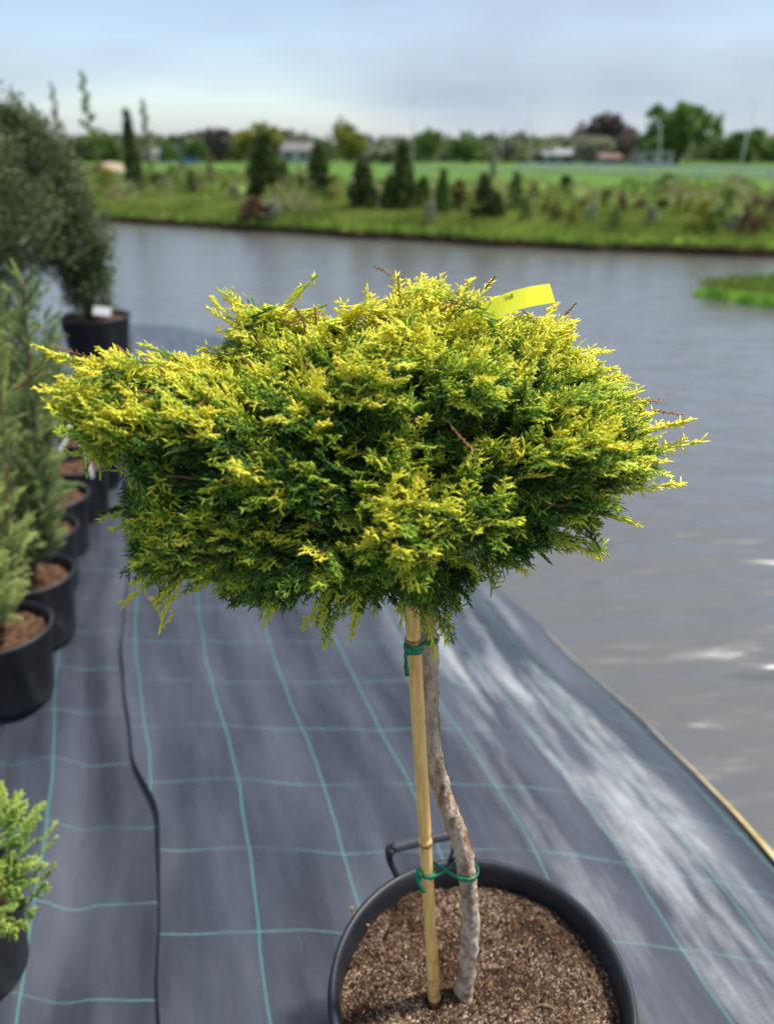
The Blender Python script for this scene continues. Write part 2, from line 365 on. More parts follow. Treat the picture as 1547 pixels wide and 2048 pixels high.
# hem of the fabric at the water edge, yellow brown
hp = []
for v in np.arange(.2, 2.35, .06):
    us_ = u_shore(v) + .005*math.sin(v*5); hp.append((us_ + g_off(v), v, z_main(us_ - .0, v) + .009))
hemw = [.003 + .036*ss((1.80 - p[1])/.9) for p in hp]
Vh = []; 
for i, p in enumerate(hp):
    wd = hemw[i]
    for j in range(8):
        a = 2*math.pi*j/8; Vh.append((p[0] + math.cos(a)*wd*.62, p[1], p[2] + math.sin(a)*wd*.28 - math.cos(a)*wd*.25))
k = 8; Qh = np.array([[i*k+j, i*k+(j+1) % k, (i+1)*k+(j+1) % k, (i+1)*k+j] for i in range(len(hp)-1) for j in range(k)])
tag(link('fabric_edge_strip', np_mesh('fabric_edge_strip', Vh, [Qh]), HEM), kind='structure')
# near land under and beside the fabric
me = pm('near_ground', [box(-80, -3.2, -30, 7.2, -1, -.03), box(-3.3, .9, -6, -1.4, -1, -.05)], False); tag(link('near_ground', me, BARE), kind='structure')
me = np_mesh('pond_water', [(-60, -8, WZ), (60, -8, WZ), (60, 40, WZ), (-60, 40, WZ)], [np.array([[0, 1, 2, 3]])]); tag(link('pond_water', me, WATER), kind='structure')
# far bank and field to the horizon
bx = [-90, -30, -14, -7.2, -3, -1, 1.9, 4, 6.4, 12, 30, 90]; by = [34, 27, 23, 20.6, 17.9, 16.6, 14.9, 13.9, 13.2, 12.2, 10, 6]
def bank_y(x): return float(np.interp(x, bx, by)) + .22*noise.noise(Vector((x*.8, 0, 0))) + .10*noise.noise(Vector((x*3, 0, 0)))
ts = [-1.2, -.15, 0, .03, .10, .22, .5, .9, 1.4, 2, 3, 4.5, 6.5, 9, 12, 16, 22, 30, 42, 60, 90, 150, 300, 900, 4000]
tz = [-.9, -.4, -.19, -.10, .0, .06, .12, .17, .20, .22, .22, .2, .2, .2, .2, .2, .2, .2, .2, .2, .2, .2, .2, .2, .2]
def land_z(x, y):
    t = y - bank_y(x); z = float(np.interp(t, ts, tz)); return z + (.06*noise.noise(Vector((x*.5, y*.5, 0))) if t > .3 else 0)
xs = np.concatenate([[-4000, -900, -300, -150, -90, -60, -40, -25], np.arange(-16, 16, .12), [18, 25, 40, 60, 90, 150, 300, 900, 4000]])
V = []; tt = []
for a, b in zip(ts[:-1], ts[1:]):
    tt += list(np.linspace(a, b, 3 if b < 4 else 2)[:-1])
tt.append(ts[-1])
for t in tt:
    for x in xs:
        xc = max(-90, min(90, x)); y = bank_y(xc) + t + (.06*noise.noise(Vector((x*5, t*8, 0))) if t < .5 else 0)
        V.append((x, y, land_z(xc, bank_y(xc) + t) + (.035*noise.noise(Vector((x*4, t*5, 3))) if -.05 < t < 8 else 0)))
nx = len(xs); Q = np.array([[j*nx+i, j*nx+i+1, (j+1)*nx+i+1, (j+1)*nx+i] for j in range(len(tt)-1) for i in range(nx-1)])
tag(link('far_field', np_mesh('far_field', V, [Q]), FIELD), kind='structure')
# grassy spit at the right
V = []; ring = 40
for k_, (f, z) in enumerate([(1.03, -.3), (1, WZ-.01), (.97, WZ+.07), (.88, WZ+.13), (.6, WZ+.17), (.3, WZ+.18), (0.02, WZ+.18)]):
    for j in range(ring):
        a = 2*math.pi*j/ring; rr = f*(1 + .05*math.sin(3*a+1) + .03*math.sin(7*a))
        V.append((7.1 + 3.5*rr*math.cos(a), 9.15 + 1.0*rr*math.sin(a) - .06*rr*math.cos(a)*3, z + .02*noise.noise(Vector((a*3, f*4, 0)))))
Q = np.array([[i*ring+j, i*ring+(j+1) % ring, (i+1)*ring+(j+1) % ring, (i+1)*ring+j] for i in range(6) for j in range(ring)])
m = M('spit_grass', rough=.9, spec=.1); v_ = m.coord(); n_ = m.noise(v_, 5, 4); m.base(m.ramp(n_, [(.3, (.03, .12, .012)), (.7, (.14, .28, .03))])); SPG = m.m
tag(link('grassy_spit', np_mesh('grassy_spit', V, [Q]), SPG), kind='structure')
def blades(name, P, h, w_, tint, mat):
    n = len(P); D = np.stack([RNG.normal(0, .35, n), RNG.normal(0, .35, n), np.ones(n)], 1)
    V, F, c = leaves(P + D*h[:, None]*.4, D, w_, h, tint)
    return tag(link(name, np_mesh(name, V, F, c, False), mat), kind='stuff')
n = 70000; X = RNG.uniform(-13, 12, n); T = np.abs(RNG.normal(0, 2.4, n)) + .02
P = np.array([(x, bank_y(x)+t, 0) for x, t in zip(X, T)]); P[:, 2] = [land_z(x, y) for x, y in P[:, :2]]
tn = np.clip(.5 + .35*np.array([noise.noise(Vector((x*.6, y*.9, 4))) for x, y in P[:, :2]])*2 + RNG.normal(0, .15, n), 0, 1)
blades('bank_grass', P, RNG.uniform(.06, .20, n), RNG.uniform(.012, .03, n), tn, GRASS)
n = 16000; a = RNG.uniform(0, 2*math.pi, n); r = np.sqrt(RNG.uniform(0, 1, n))*.98
P = np.stack([7.1 + 3.5*r*np.cos(a), 9.15 + r*np.sin(a) - .18*r*np.cos(a), np.full(n, WZ+.13)], 1)
blades('spit_grass', P, RNG.uniform(.04, .13, n), RNG.uniform(.008, .02, n), np.clip(RNG.normal(.35, .25, n), 0, 1), GRASS)
# road beyond the field
def road_y(x): return float(np.interp(x, [-60, 1, 12, 20, 40], [95, 68, 56, 41, 22]))
def rbox(x0, x1, w0, w1, z0, z1):
    V, F, c = box(x0, x1, w0, w1, z0, z1); V[:, 1] += np.array([road_y(x) for x in V[:, 0]]); return V, F, c
_rx = [0, 6, 12, 16, 20, 26, 40]; tag(link('far_road', pm('far_road', [rbox(a, b, 0, 2.2, .1, .30) for a, b in zip(_rx[:-1], _rx[1:])], False), ROAD), kind='structure')
def clumps(name, rr, N, xr, yr, hr, wr, nper, size, mat, dens=None):
    P, D, T, Wd = [], [], [], []
    for _ in range(N):
        Y = rr.uniform(*yr); x = rr.uniform(*xr)*(Y/30 if yr[1] > 20 else 1)
        if Y < bank_y(x) + .8 or (dens and x > -1 and Y > 24): continue
        z = land_z(x, Y); h = rr.uniform(*hr); w_ = rr.uniform(*wr); q = rr.normal(size=(nper, 3)); q /= np.linalg.norm(q, axis=1, keepdims=True); q *= rr.uniform(.4, 1, (nper, 1))**.5
        P.append(q*np.array([w_, w_, h/2]) + np.array([x, Y, z + h/2])); D.append(q + np.array([0, 0, .4])); T.append(np.clip(rr.uniform(0, 1) + rr.normal(0, .09, nper), 0, 1)); Wd.append(np.full(nper, size*Y/30))
    P, D, T, Wd = np.concatenate(P), np.concatenate(D), np.concatenate(T), np.concatenate(Wd); V, F, c = leaves(P, D, Wd*.7, Wd*1.2, T)
    return tag(link(name, np_mesh(name, V, F, c, False), mat), kind='stuff')
rrq = np.random.default_rng(9)
MIXF = foliage_mat('mixed_nursery_foliage', ((.05, .09, .02), (.12, .20, .04), (.24, .34, .07), (.34, .34, .12), (.24, .18, .09), (.40, .38, .24)), None, .25, .7)
clumps('low_nursery_plants', rrq, 420, (-16, 17), (17, 42), (.25, .75), (.18, .55), 90, .11, MIXF, 1)
clumps('bank_undergrowth', rrq, 70, (-4, 15), (18, 23), (.25, .7), (.2, .45), 150, .11, MIXF)
HEDGE = foliage_mat('far_hedge_foliage', ((.06, .09, .03), (.13, .17, .06), (.20, .26, .09), (.28, .27, .17)), None, .25, .7)
clumps('far_hedge', rrq, 420, (-19, 19), (112, 150), (1.4, 4.2), (1.5, 4.0), 120, .16, HEDGE)

# ------------------------------------------------------------------ sprays
def spray_template(rng, Ln=.07, nside=15, sub=4, r=.0009, wide=.42, ang=42, jit=16, sidepow=.8):
    """a flat feathered twig along +X. rows: p0(3) p1(3) radius t0 t1 kind"""
    rows = []
    def add(p0, p1, rr, t0, t1): rows.append((*p0, *p1, rr, t0, t1))
    nseg = 9; pts = [Vector((0, 0, 0))]; d = Vector((1, 0, 0)); wob = rng.uniform(-.12, .12)
    for i in range(nseg):
        d = (d + Vector((0, rng.normal(wob*.3, .05), rng.normal(0, .05)))).normalized(); pts.append(pts[-1] + d*Ln/nseg)
    for i in range(nseg):
        add(pts[i], pts[i] + (pts[i+1]-pts[i])*1.25, r*(1.35 - .3*i/nseg), i/nseg, (i+1)/nseg)
    for s in range(nside):
        t = .06 + .90*s/nside + rng.uniform(-.01, .01); f = t*nseg; i = min(int(f), nseg-1); p = pts[i] + (pts[i+1]-pts[i])*(f-i)
        sgn = 1 if s % 2 else -1
        env = (1-t)**sidepow*min(1, .55 + t*2.4)
        sl = Ln*wide*(env*rng.uniform(.75, 1.15) + .12)
        a = R(ang + rng.normal(0, 7)) * sgn; el = R(rng.normal(0, jit))
        ax = (pts[i+1]-pts[i]).normalized()
        sd = Vector((math.cos(a), math.sin(a)*math.cos(el), math.sin(abs(a))*math.sin(el)))
        ns = 3; q = p.copy(); qd = sd.copy(); qs = [q.copy()]
        for j in range(ns):
            qd = (qd + Vector((.10, 0, rng.normal(0, .06)))).normalized(); q2 = q + qd*sl/ns
            add(q, q + (q2-q)*1.3, r*(1.15 - .12*j), t + .35*j/ns, min(1, t + .35*(j+1)/ns + .05)); q = q2; qs.append(q.copy())
        nsub = max(2, int(sub*(.5 + env)))
        for u in range(nsub):
            tt_ = (.18 + .75*u/nsub); g = tt_*ns; jj = min(int(g), ns-1); b = qs[jj] + (qs[jj+1]-qs[jj])*(g-jj)
            sg = 1 if u % 2 else -1; aa = R(rng.normal(38, 8))*sg; base = math.atan2(qd.y, qd.x)
            bd = Vector((math.cos(base+aa), math.sin(base+aa), rng.normal(0, .38))).normalized()
            bl = rng.uniform(.0065, .0125)*(Ln/.07)**.5*(1.15 - .45*tt_)
            add(b, b + bd*bl, r, min(1, t + .35*tt_), min(1, t + .35*tt_ + .25))
    return np.array(rows, np.float32)
def place_sprays(tmpls, items, k=3):
    """items: list of (template index, origin, direction, roll normal, scale, droop, gold0, gold1, rad)"""
    parts = []
    for ti, T in enumerate(tmpls):
        it = [q for q in items if q[0] == ti]
        if not it: continue
        O = np.array([tuple(q[1]) for q in it]); X = np.array([tuple(q[2]) for q in it]); Nn = np.array([tuple(q[3]) for q in it])
        X /= np.linalg.norm(X, axis=1, keepdims=True); Y = np.cross(Nn, X); Y /= np.maximum(np.linalg.norm(Y, axis=1, keepdims=True), 1e-6); Z = np.cross(X, Y)
        sc = np.array([q[4] for q in it])[:, None, None]; dr = np.array([q[5] for q in it])[:, None]
        g0 = np.array([q[6] for q in it])[:, None]; g1 = np.array([q[7] for q in it])[:, None]; rr = np.array([q[8] for q in it])[:, None]
        def tr(P):
            Wp = P[None, :, 0:1]*X[:, None, :] + P[None, :, 1:2]*Y[:, None, :] + P[None, :, 2:3]*Z[:, None, :]
            Wp = Wp*sc; s = P[None, :, 0]*sc[:, :, 0]; Wp[:, :, 2] -= dr*s*s
            return Wp + O[:, None, :]
        P0 = tr(T[:, 0:3]); P1 = tr(T[:, 3:6])
        jit = RNG.normal(0, .09, P0.shape[:2])
        c0 = g0 + (g1-g0)*T[None, :, 7]**1.5 + jit; c1 = g0 + (g1-g0)*T[None, :, 8]**1.5 + jit
        rad = T[None, :, 6]*rr*(.9 + .25*np.clip(c0, 0, 1))
        parts.append(tubes(P0.reshape(-1, 3), P1.reshape(-1, 3), rad.ravel(), np.clip(c0, 0, 1).ravel(), np.clip(c1, 0, 1).ravel(), k))
    return join(parts)
rngT = np.random.default_rng(11)
TM = [spray_template(rngT, .085, 13, 4, r=.00070, wide=.40, ang=37) for _ in range(8)]            # dense feathered twigs
TL = [spray_template(rngT, .115, 14, 4, r=.00078, wide=.28, ang=33) for _ in range(4)]   # long shoots
TMP = TM + TL

# ------------------------------------------------------------------ golden juniper standard
TY = .70
juni = empty('juniper_tree', unp(930, 1990, TY), 'golden yellow and green juniper with a bent grey trunk, standing in the big round pot', 'tree')
# trunk
tp = [(928, 2005), (928, 1975), (937, 1900), (940, 1840), (936, 1780), (930, 1725), (908, 1650), (884, 1585), (868, 1520), (862, 1450), (858, 1380), (857, 1310), (852, 1230), (846, 1150), (850, 1060), (850, 980)]
tpts = catmull([unp(x, y, TY + (.0 if y > 1500 else .006)) for x, y in tp], 22)
Nn = len(tpts)
def trad(i):
    t = i/(Nn-1); r = .0122 - .0035*t
    if t < .07: r += .003*(1 - t/.07)
    return r
def tb(i, an, p):
    return .03*math.sin(p.z*160+3*math.cos(an)) + .14*noise.noise(Vector((math.cos(an)*1.5, math.sin(an)*1.5, p.z*28))) +   .30*max(0, noise.noise(Vector((math.cos(an)*2.5, math.sin(an)*2.5, p.z*95)))) + .11*noise.noise(Vector((math.cos(an)*5, math.sin(an)*5, p.z*160)))
V, F, c = path_tube(tpts, trad, 28, bump=tb)
link('trunk', np_mesh('trunk', V, F, c), BARK, juni)
# crown
top = unp(850, 1060, TY)
def cy(Y): return .71 + (Y-.71)*(.55 if Y < .71 else .75)
# clumps: centre pixel, distance, radii in pixels across and up, radius in depth (m), gold, weight
CL = [
 (760, 880, .74, 270, 190, .17, .30, 1.5), (620, 800, .70, 200, 150, .15, .50, 1.2), (560, 930, .60, 180, 130, .12, .45, 1.2),
 (400, 815, .68, 190, 95, .13, .65, 1.0), (250, 818, .66, 145, 76, .10, .85, 1.0), (170, 770, .66, 85, 50, .08, .95, .5),
 (370, 890, .66, 140, 70, .10, .30, .6), (350, 1030, .60, 110, 50, .08, .60, .6), (330, 1075, .60, 95, 42, .07, .70, .5), (480, 1060, .60, 140, 80, .11, .35, .9),
 (640, 1080, .60, 150, 90, .12, .30, .9), (800, 1050, .56, 150, 110, .12, .40, 1.0), (820, 1000, .54, 100, 90, .09, .60, .7), (850, 1110, .66, 115, 75, .12, .2, .8), (700, 1150, .64, 110, 60, .09, .35, .6),
 (950, 990, .62, 125, 110, .14, .30, .9), (1040, 900, .70, 170, 160, .17, .25, 1.2), (1130, 850, .72, 160, 130, .16, .40, 1.0),
 (1230, 880, .70, 110, 80, .12, .60, .8), (1200, 800, .74, 110, 80, .12, .70, .7), (1090, 760, .78, 140, 110, .16, .55, .9),
 (1060, 690, .82, 130, 70, .13, .80, .8), (850, 620, .84, 110, 65, .12, .95, 1.0), (930, 650, .84, 100, 60, .12, .7, .7), (800, 680, .74, 120, 70, .11, .85, .7),
 (640, 680, .80, 120, 45, .12, .95, .8), (520, 655, .84, 85, 40, .10, .85, .6), (420, 738, .78, 130, 36, .11, .9, .7), (720, 760, .66, 140, 80, .10, .6, .8),
 (950, 760, .68, 130, 100, .12, .45, .9), (1030, 1040, .66, 100, 70, .10, .25, .6), (560, 1140, .62, 150, 62, .09, .30, .7), (890, 1150, .66, 85, 60, .08, .25, .5), (310, 1100, .60, 95, 50, .07, .55, .5), (1160, 980, .68, 90, 70, .10, .4, .5),
]
tips = []   # (point, outward dir, gold, length)
rg = np.random.default_rng(23)
def px_m(p): return (p.y*math.cos(PITCH) + (CAM_H-p.z)*math.sin(PITCH))/FPX
cents = []
for (px, py, Y, rx, ry, rd, g, wt) in CL:
    c = unp(px, py, cy(Y)); s = px_m(c); cents.append((c, rx*s*.86, rd*.8, ry*s*.84, g))
def inside(p, skip):
    for i, (c, ax, ay, az, g) in enumerate(cents):
        if i == skip: continue
        if ((p.x-c.x)/ax)**2 + ((p.y-c.y)/ay)**2 + ((p.z-c.z)/az)**2 < .62: return True
    return False
for i, (c, ax, ay, az, g) in enumerate(cents):
    nt_ = int(26*CL[i][7]); made = 0; tries = 0
    while made < nt_ and tries < nt_*12:
        tries += 1
        d = Vector(rg.normal(size=3)); d.normalize()
        f = rg.uniform(.80, 1.02)
        p = Vector((c.x + d.x*ax*f, c.y + d.y*ay*f, c.z + d.z*az*f))
        if inside(p, i): continue
        up_ = d.z
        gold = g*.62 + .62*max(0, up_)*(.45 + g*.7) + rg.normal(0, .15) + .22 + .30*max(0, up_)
        if d.y > .4: gold += .0
        tips.append((p, d, gold, rg.uniform(.09, .15))); made += 1
# silhouette shoots: pixel tip, distance, gold, length
SH = [(92, 690, .66, 1.0, .13), (85, 755, .64, 1.0, .14), (95, 790, .64, .95, .13), (125, 880, .64, .5, .12), (150, 850, .66, .4, .12), (150, 700, .68, 1, .10), (200, 712, .7, 1, .10), (240, 708, .72, .9, .1),
 (190, 988, .64, .2, .12), (215, 1040, .60, .5, .12), (222, 1170, .58, .85, .14), (245, 1130, .58, .75, .13), (285, 1175, .58, .8, .12), (245, 1060, .58, .8, .13), (380, 1170, .60, .7, .1), (440, 1165, .60, .4, .09), (500, 1185, .60, .2, .1),
 (520, 1240, .60, .75, .12), (560, 1215, .6, .5, .09), (618, 1275, .60, .9, .12), (680, 1250, .60, .7, .1), (645, 1235, .62, .5, .09), (750, 1215, .62, .4, .1), (800, 1230, .63, .55, .1), (880, 1275, .64, .85, .10), (925, 1235, .66, .5, .1), (905, 1200, .66, .35, .09),
 (970, 1160, .66, .2, .1), (1025, 1120, .64, .3, .1), (1062, 1140, .60, .85, .14), (1135, 1100, .68, .3, .10), (1080, 1060, .68, .3, .1), (1225, 1110, .64, .95, .15), (1300, 1015, .68, .6, .12), (1190, 1030, .66, .7, .12),
 (1380, 945, .70, .9, .14), (1412, 860, .72, .95, .15), (1340, 905, .70, .7, .12), (1385, 825, .74, .9, .12), (1322, 800, .76, .8, .1), (1290, 770, .77, .8, .1), (1240, 740, .78, .8, .1), (1195, 685, .80, .9, .1), (1160, 640, .84, .9, .09),
 (1150, 605, .84, .95, .09), (1130, 620, .84, .9, .09), (1030, 610, .86, .85, .08), (975, 548, .86, 1, .09), (940, 570, .86, .9, .08), (910, 545, .86, .95, .09), (862, 525, .86, 1, .09), (790, 535, .84, 1, .10), (740, 560, .82, 1, .10), (760, 590, .82, 1, .09), (830, 560, .86, 1, .08),
 (700, 600, .82, .9, .08), (640, 608, .82, .9, .08), (605, 610, .84, .9, .08), (530, 592, .86, .9, .08), (470, 600, .84, .9, .09), (418, 602, .84, .9, .10), (440, 640, .82, .7, .09), (495, 590, .86, .8, .08), (330, 700, .78, .9, .09), (290, 708, .76, .9, .08),
 (755, 1110, .50, .95, .14), (785, 1115, .51, 1.0, .14), (725, 1070, .52, .8, .11), (905, 1085, .50, 1.0, .15), (880, 1070, .51, .8, .13), (960, 1010, .53, .9, .12), (580, 1020, .55, .8, .10), (355, 860, .60, .85, .12), (700, 900, .56, .8, .12), (1180, 1000, .62, .8, .11), (1010, 985, .56, .6, .12)]
center = unp(790, 930, .74)
for (px, py, Y, g, ln) in SH:
    p = unp(px, py, cy(Y)); d = (p - center).normalized(); tips.append((p, d, g + .15, ln*1.15))
    for _k in range(2):
        q = p.lerp(center, rg.uniform(.06, .16)) + Vector(rg.normal(0, .012, 3)); tips.append((q, (q - center).normalized(), g*rg.uniform(.75, 1.05), ln*.9))
def field(e):
    best = 9; nz_ = 0
    for (c, ax, ay, az, g) in cents:
        a_, b_, c_ = (e.x-c.x)/ax, (e.y-c.y)/ay, (e.z-c.z)/az; q = a_*a_ + b_*b_ + c_*c_
        if q < best: best = q; nz_ = c_/az/max(1e-6, math.sqrt((a_/ax)**2 + (b_/ay)**2 + (c_/az)**2))
    return best, nz_
items = []; wood = []; tips = [(p - d*(.022 if i < len(tips)-3*len(SH) else .004), d, g, l) for i, (p, d, g, l) in enumerate(tips)]
for (p, d, gold, ln) in tips:
    gold = float(np.clip(gold, 0, 1.05))
    # branch path from inside the crown to the tip
    inner = center.lerp(top, .4); src = inner.lerp(p, .35) + Vector(rg.normal(0, .02, 3)) - Vector((0, 0, .02))
    hz_ = Vector((p.x - inner.x, p.y - inner.y, 0)); hz_ = hz_.normalized() if hz_.length > .02 else Vector((rg.normal(), -abs(rg.normal()), 0)).normalized()
    low = max(0, min(1, (1.10 - p.z)/.14))
    tdir = (d*.75 + hz_*.55 + Vector((0, 0, .55 - 1.15*low))).normalized()
    toward = (p - src)
    m_ = p - tdir*ln*.75 + Vector((0, 0, .012*(1-low)))
    path = catmull([src, m_, p], 7)
    cum = [0]
    for a_, b_ in zip(path[:-1], path[1:]): cum.append(cum[-1] + (b_-a_).length)
    tot = cum[-1]; use = min(ln*1.1, tot*.95); step = .0140
    for a_, b_ in list(zip(path[:-1], path[1:]))[:8]:
        if field(b_)[0] < .72: wood.append((a_, b_))
    s = tot - use; j = int(rg.integers(0, 2)); ph = rg.uniform(0, 6.28)
    while s < tot - .028:
        q = next(i_ for i_ in range(len(cum)-1) if cum[i_+1] >= s); f = (s-cum[q])/max(1e-6, cum[q+1]-cum[q]); o = path[q].lerp(path[q+1], f)
        T = (path[q+1]-path[q]).normalized(); along = (s - (tot-use))/use
        side = T.cross(Vector((0, 0, 1))); side = side.normalized() if side.length > .1 else Vector((1, 0, 0)); upv = side.cross(T)
        aa = (0 if j % 2 else math.pi) + rg.normal(0, .75); j += 1
        r_ = side*math.cos(aa) + upv*(math.sin(aa)*.9 + .35*(1-low) - .1*low)
        dr_ = (T*1.0 + r_*rg.uniform(.42, .85)).normalized()
        nrm = (upv + r_*.2 + Vector(rg.normal(0, .35, 3))).normalized()
        sc = (1.10 - .45*along)*rg.uniform(.72, 1.05)
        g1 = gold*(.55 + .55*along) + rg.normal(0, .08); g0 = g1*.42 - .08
        e_ = o + dr_*.085*sc; q_, nz_ = field(e_)
        if q_ > 1.12 and (e_ - p).length > .026:
            for _t in range(4):
                sc *= .82; e_ = o + dr_*.085*sc; q_, nz_ = field(e_)
                if q_ <= 1.12: break
            if q_ > 1.25 or sc < .4: s += step; continue
        nn_ = noise.noise(e_*22) + .6*noise.noise(e_*60)
        if noise.noise(e_*17 + Vector((5, 3, 1))) < -.21 and (e_ - p).length > .03: s += step; continue
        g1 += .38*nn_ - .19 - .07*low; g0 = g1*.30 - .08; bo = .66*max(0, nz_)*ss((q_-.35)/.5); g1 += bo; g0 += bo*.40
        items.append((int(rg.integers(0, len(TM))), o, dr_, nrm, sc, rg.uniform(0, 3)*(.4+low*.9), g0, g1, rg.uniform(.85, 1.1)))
        s += step*rg.uniform(.8, 1.3)
    T = (path[-1]-path[-2]).normalized(); side = T.cross(Vector((0, 0, 1))).normalized() if abs(T.z) < .98 else Vector((1, 0, 0))
    tsc = rg.uniform(.72, .98); o = p - T*.115*tsc*.96
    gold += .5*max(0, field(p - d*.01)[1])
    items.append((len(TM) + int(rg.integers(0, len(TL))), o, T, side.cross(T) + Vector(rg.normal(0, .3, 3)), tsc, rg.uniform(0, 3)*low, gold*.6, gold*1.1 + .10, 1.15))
print('sprays', len(items), 'tips', len(tips))
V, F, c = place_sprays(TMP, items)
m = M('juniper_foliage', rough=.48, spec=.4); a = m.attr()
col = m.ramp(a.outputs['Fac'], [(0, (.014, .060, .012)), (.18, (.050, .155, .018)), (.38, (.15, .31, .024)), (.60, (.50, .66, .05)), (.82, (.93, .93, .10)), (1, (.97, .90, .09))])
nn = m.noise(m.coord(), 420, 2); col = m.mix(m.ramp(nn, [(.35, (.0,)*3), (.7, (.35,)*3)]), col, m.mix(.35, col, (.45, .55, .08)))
m.base(col); m.bump(m.noise(m.coord(), 900, 1), .35, .0006)
t = m.n('ShaderNodeBsdfTranslucent'); m.l(col, t.inputs[0]); mxn = m.n('ShaderNodeMixShader', i_Fac=.27)
m.l(m.b.outputs[0], mxn.inputs[1]); m.l(t.outputs[0], mxn.inputs[2]); m.l(mxn.outputs[0], m.nt.nodes['Material Output'].inputs[0]); JF = m.m
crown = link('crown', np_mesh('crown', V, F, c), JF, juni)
W0 = np.array([tuple(a_) for a_, b_ in wood]); W1 = np.array([tuple(b_ + (b_-a_)*.2) for a_, b_ in wood])
V, F, c = tubes(W0, W1, np.full(len(W0), .0011), np.zeros(len(W0)), np.zeros(len(W0)), 4)
mains = []
for (px, py, Y) in [(300, 820, .68), (450, 700, .78), (620, 720, .78), (850, 680, .82), (1050, 740, .8), (1200, 860, .72), (1000, 980, .64), (800, 1030, .58), (560, 980, .6), (400, 1040, .61), (700, 880, .64), (950, 820, .7)]:
    e_ = unp(px, py, cy(Y)); mid = top.lerp(e_, .5) + Vector((0, 0, -.01)); pp = catmull([top - Vector((0, 0, .02)), mid, e_], 8)
    mains.append(path_tube(pp, [.006*(1 - .75*i/len(pp)) for i in range(len(pp))], 7))
link('branches', pm('branches', [(V, F, c)] + mains), TWIG, juni)
# bronze dead twigs on top of the crown
dead = [((90, 735), (12, 775), .66), ((420, 780), (352, 878), .60), ((330, 775), (275, 800), .62), ((610, 660), (603, 600), .80), ((632, 650), (632, 602), .80), ((560, 640), (610, 655), .78), ((820, 650), (826, 705), .74), ((800, 600), (790, 545), .8), ((745, 532), (790, 545), .84), ((1080, 660), (1050, 610), .82), ((1120, 640), (1155, 600), .84),
        ((1250, 800), (1325, 800), .74), ((900, 850), (945, 905), .56), ((180, 715), (110, 690), .68), ((260, 715), (235, 690), .72), ((840, 640), (925, 605), .78), ((1300, 820), (1370, 835), .73), ((720, 615), (800, 640), .8), ((970, 580), (982, 545), .84), ((500, 735), (485, 700), .7)]
dit = []
for (a_, b_, Y) in dead:
    A_ = unp(*a_, cy(Y)-.012); B_ = unp(*b_, cy(Y) - .02); D_ = B_ - A_
    dit.append((int(rg.integers(0, len(TL))), A_, D_, Vector(rg.normal(0, 1, 3)) + Vector((0, 0, .5)), D_.length/.10, rg.uniform(0, 3), .0, .9, .85))
TD = [spray_template(rngT, .10, 11, 2, wide=.14, ang=26, r=.00062) for _ in range(4)]
V, F, c = place_sprays(TD, dit)
link('dead_twigs', np_mesh('dead_twigs', V, F, c), foliage_mat('bronze_twigs', (.20, .075, .03), (.46, .24, .12), .1), juni)

# bamboo stake
stk = empty('bamboo_stake', unp(868, 2000, TY-.005), 'straight pale bamboo cane pushed into the soil beside the bent trunk', 'stake')
A_ = unp(869, 2010, .695); B_ = unp(818, 1130, .672)
nodes_px = [(829, 1278), (857, 1683), (869, 1995)]
def onst(py):
    lo, hi = 0., 1.
    for _ in range(40):
        mid = (lo+hi)/2; q = A_.lerp(B_, mid); dz = q.z-CAM_H
        yy_ = 1024 - FPX*((q.y*math.sin(PITCH) + dz*math.cos(PITCH))/(q.y*math.cos(PITCH) - dz*math.sin(PITCH)))
        if yy_ > py: lo = mid
        else: hi = mid
    return lo
nts = [onst(y) for _, y in nodes_px]
sp = [A_.lerp(B_, i/260) for i in range(261)]
def srad(i):
    t = i/260; r = .0083 - .0006*t
    for n_ in nts:
        dd = (t-n_)/.006; r += .0012*math.exp(-dd*dd) - .0007*math.exp(-((t-n_-.012)/.006)**2)
    return r
V, F, c = path_tube(sp, srad, 20); link('cane', np_mesh('cane', V, F, c), CANE, stk)
for n_ in nts:
    q = [A_.lerp(B_, n_ + dt) for dt in (-.005, -.002, .001, .004)]; V, F, c = path_tube(q, [.0087, .0098, .0096, .0086], 20)
    link('node', np_mesh('node', V, F, c), NODE, stk)
# green ties
def strap(pts, w_, t_, closed=False): return path_tube(pts, None or [1]*len(pts), 8, flat=(t_, w_))
def ring(c, r, ax=Vector((0, 0, 1)), a0=0, a1=360, n=28, tilt=0, rise=0):
    o = []
    for i in range(n+1):
        a = R(a0 + (a1-a0)*i/n); o.append(Vector((c.x + r*math.cos(a), c.y + r*math.sin(a), c.z + tilt*math.cos(a) + rise*i/n)))
    return o
def near_path(pts, py):
    best = None
    for q in pts:
        dz = q.z-CAM_H; yy_ = 1024 - FPX*((q.y*math.sin(PITCH) + dz*math.cos(PITCH))/(q.y*math.cos(PITCH) - dz*math.sin(PITCH)))
        if best is None or abs(yy_-py) < best[0]: best = (abs(yy_-py), q)
    return best[1]
def flat_strap(pts, w_, t_):
    """a band standing on edge: vertical width w_, thickness t_"""
    V = []; n = len(pts)
    for i, p in enumerate(pts):
        d = (pts[min(i+1, n-1)]-pts[max(i-1, 0)]).normalized(); upv = Vector((0, 0, 1)) - d*d.z
        if upv.length < .2: upv = Vector((1, 0, 0)) - d*d.x
        upv.normalize(); s = d.cross(upv)
        for (a, b) in ((-.5, -.5), (.5, -.5), (.62, 0), (.5, .5), (-.5, .5), (-.62, 0)): V.append(p + upv*a*w_ + s*b*t_)
    k = 6; Q = np.array([[i*k+j, i*k+(j+1) % k, (i+1)*k+(j+1) % k, (i+1)*k+j] for i in range(n-1) for j in range(k)])
    return np.array([tuple(v) for v in V], np.float32), [Q, np.array([[5, 4, 3, 2, 1, 0], [(n-1)*k+j for j in range(k)]])], np.zeros(len(V))
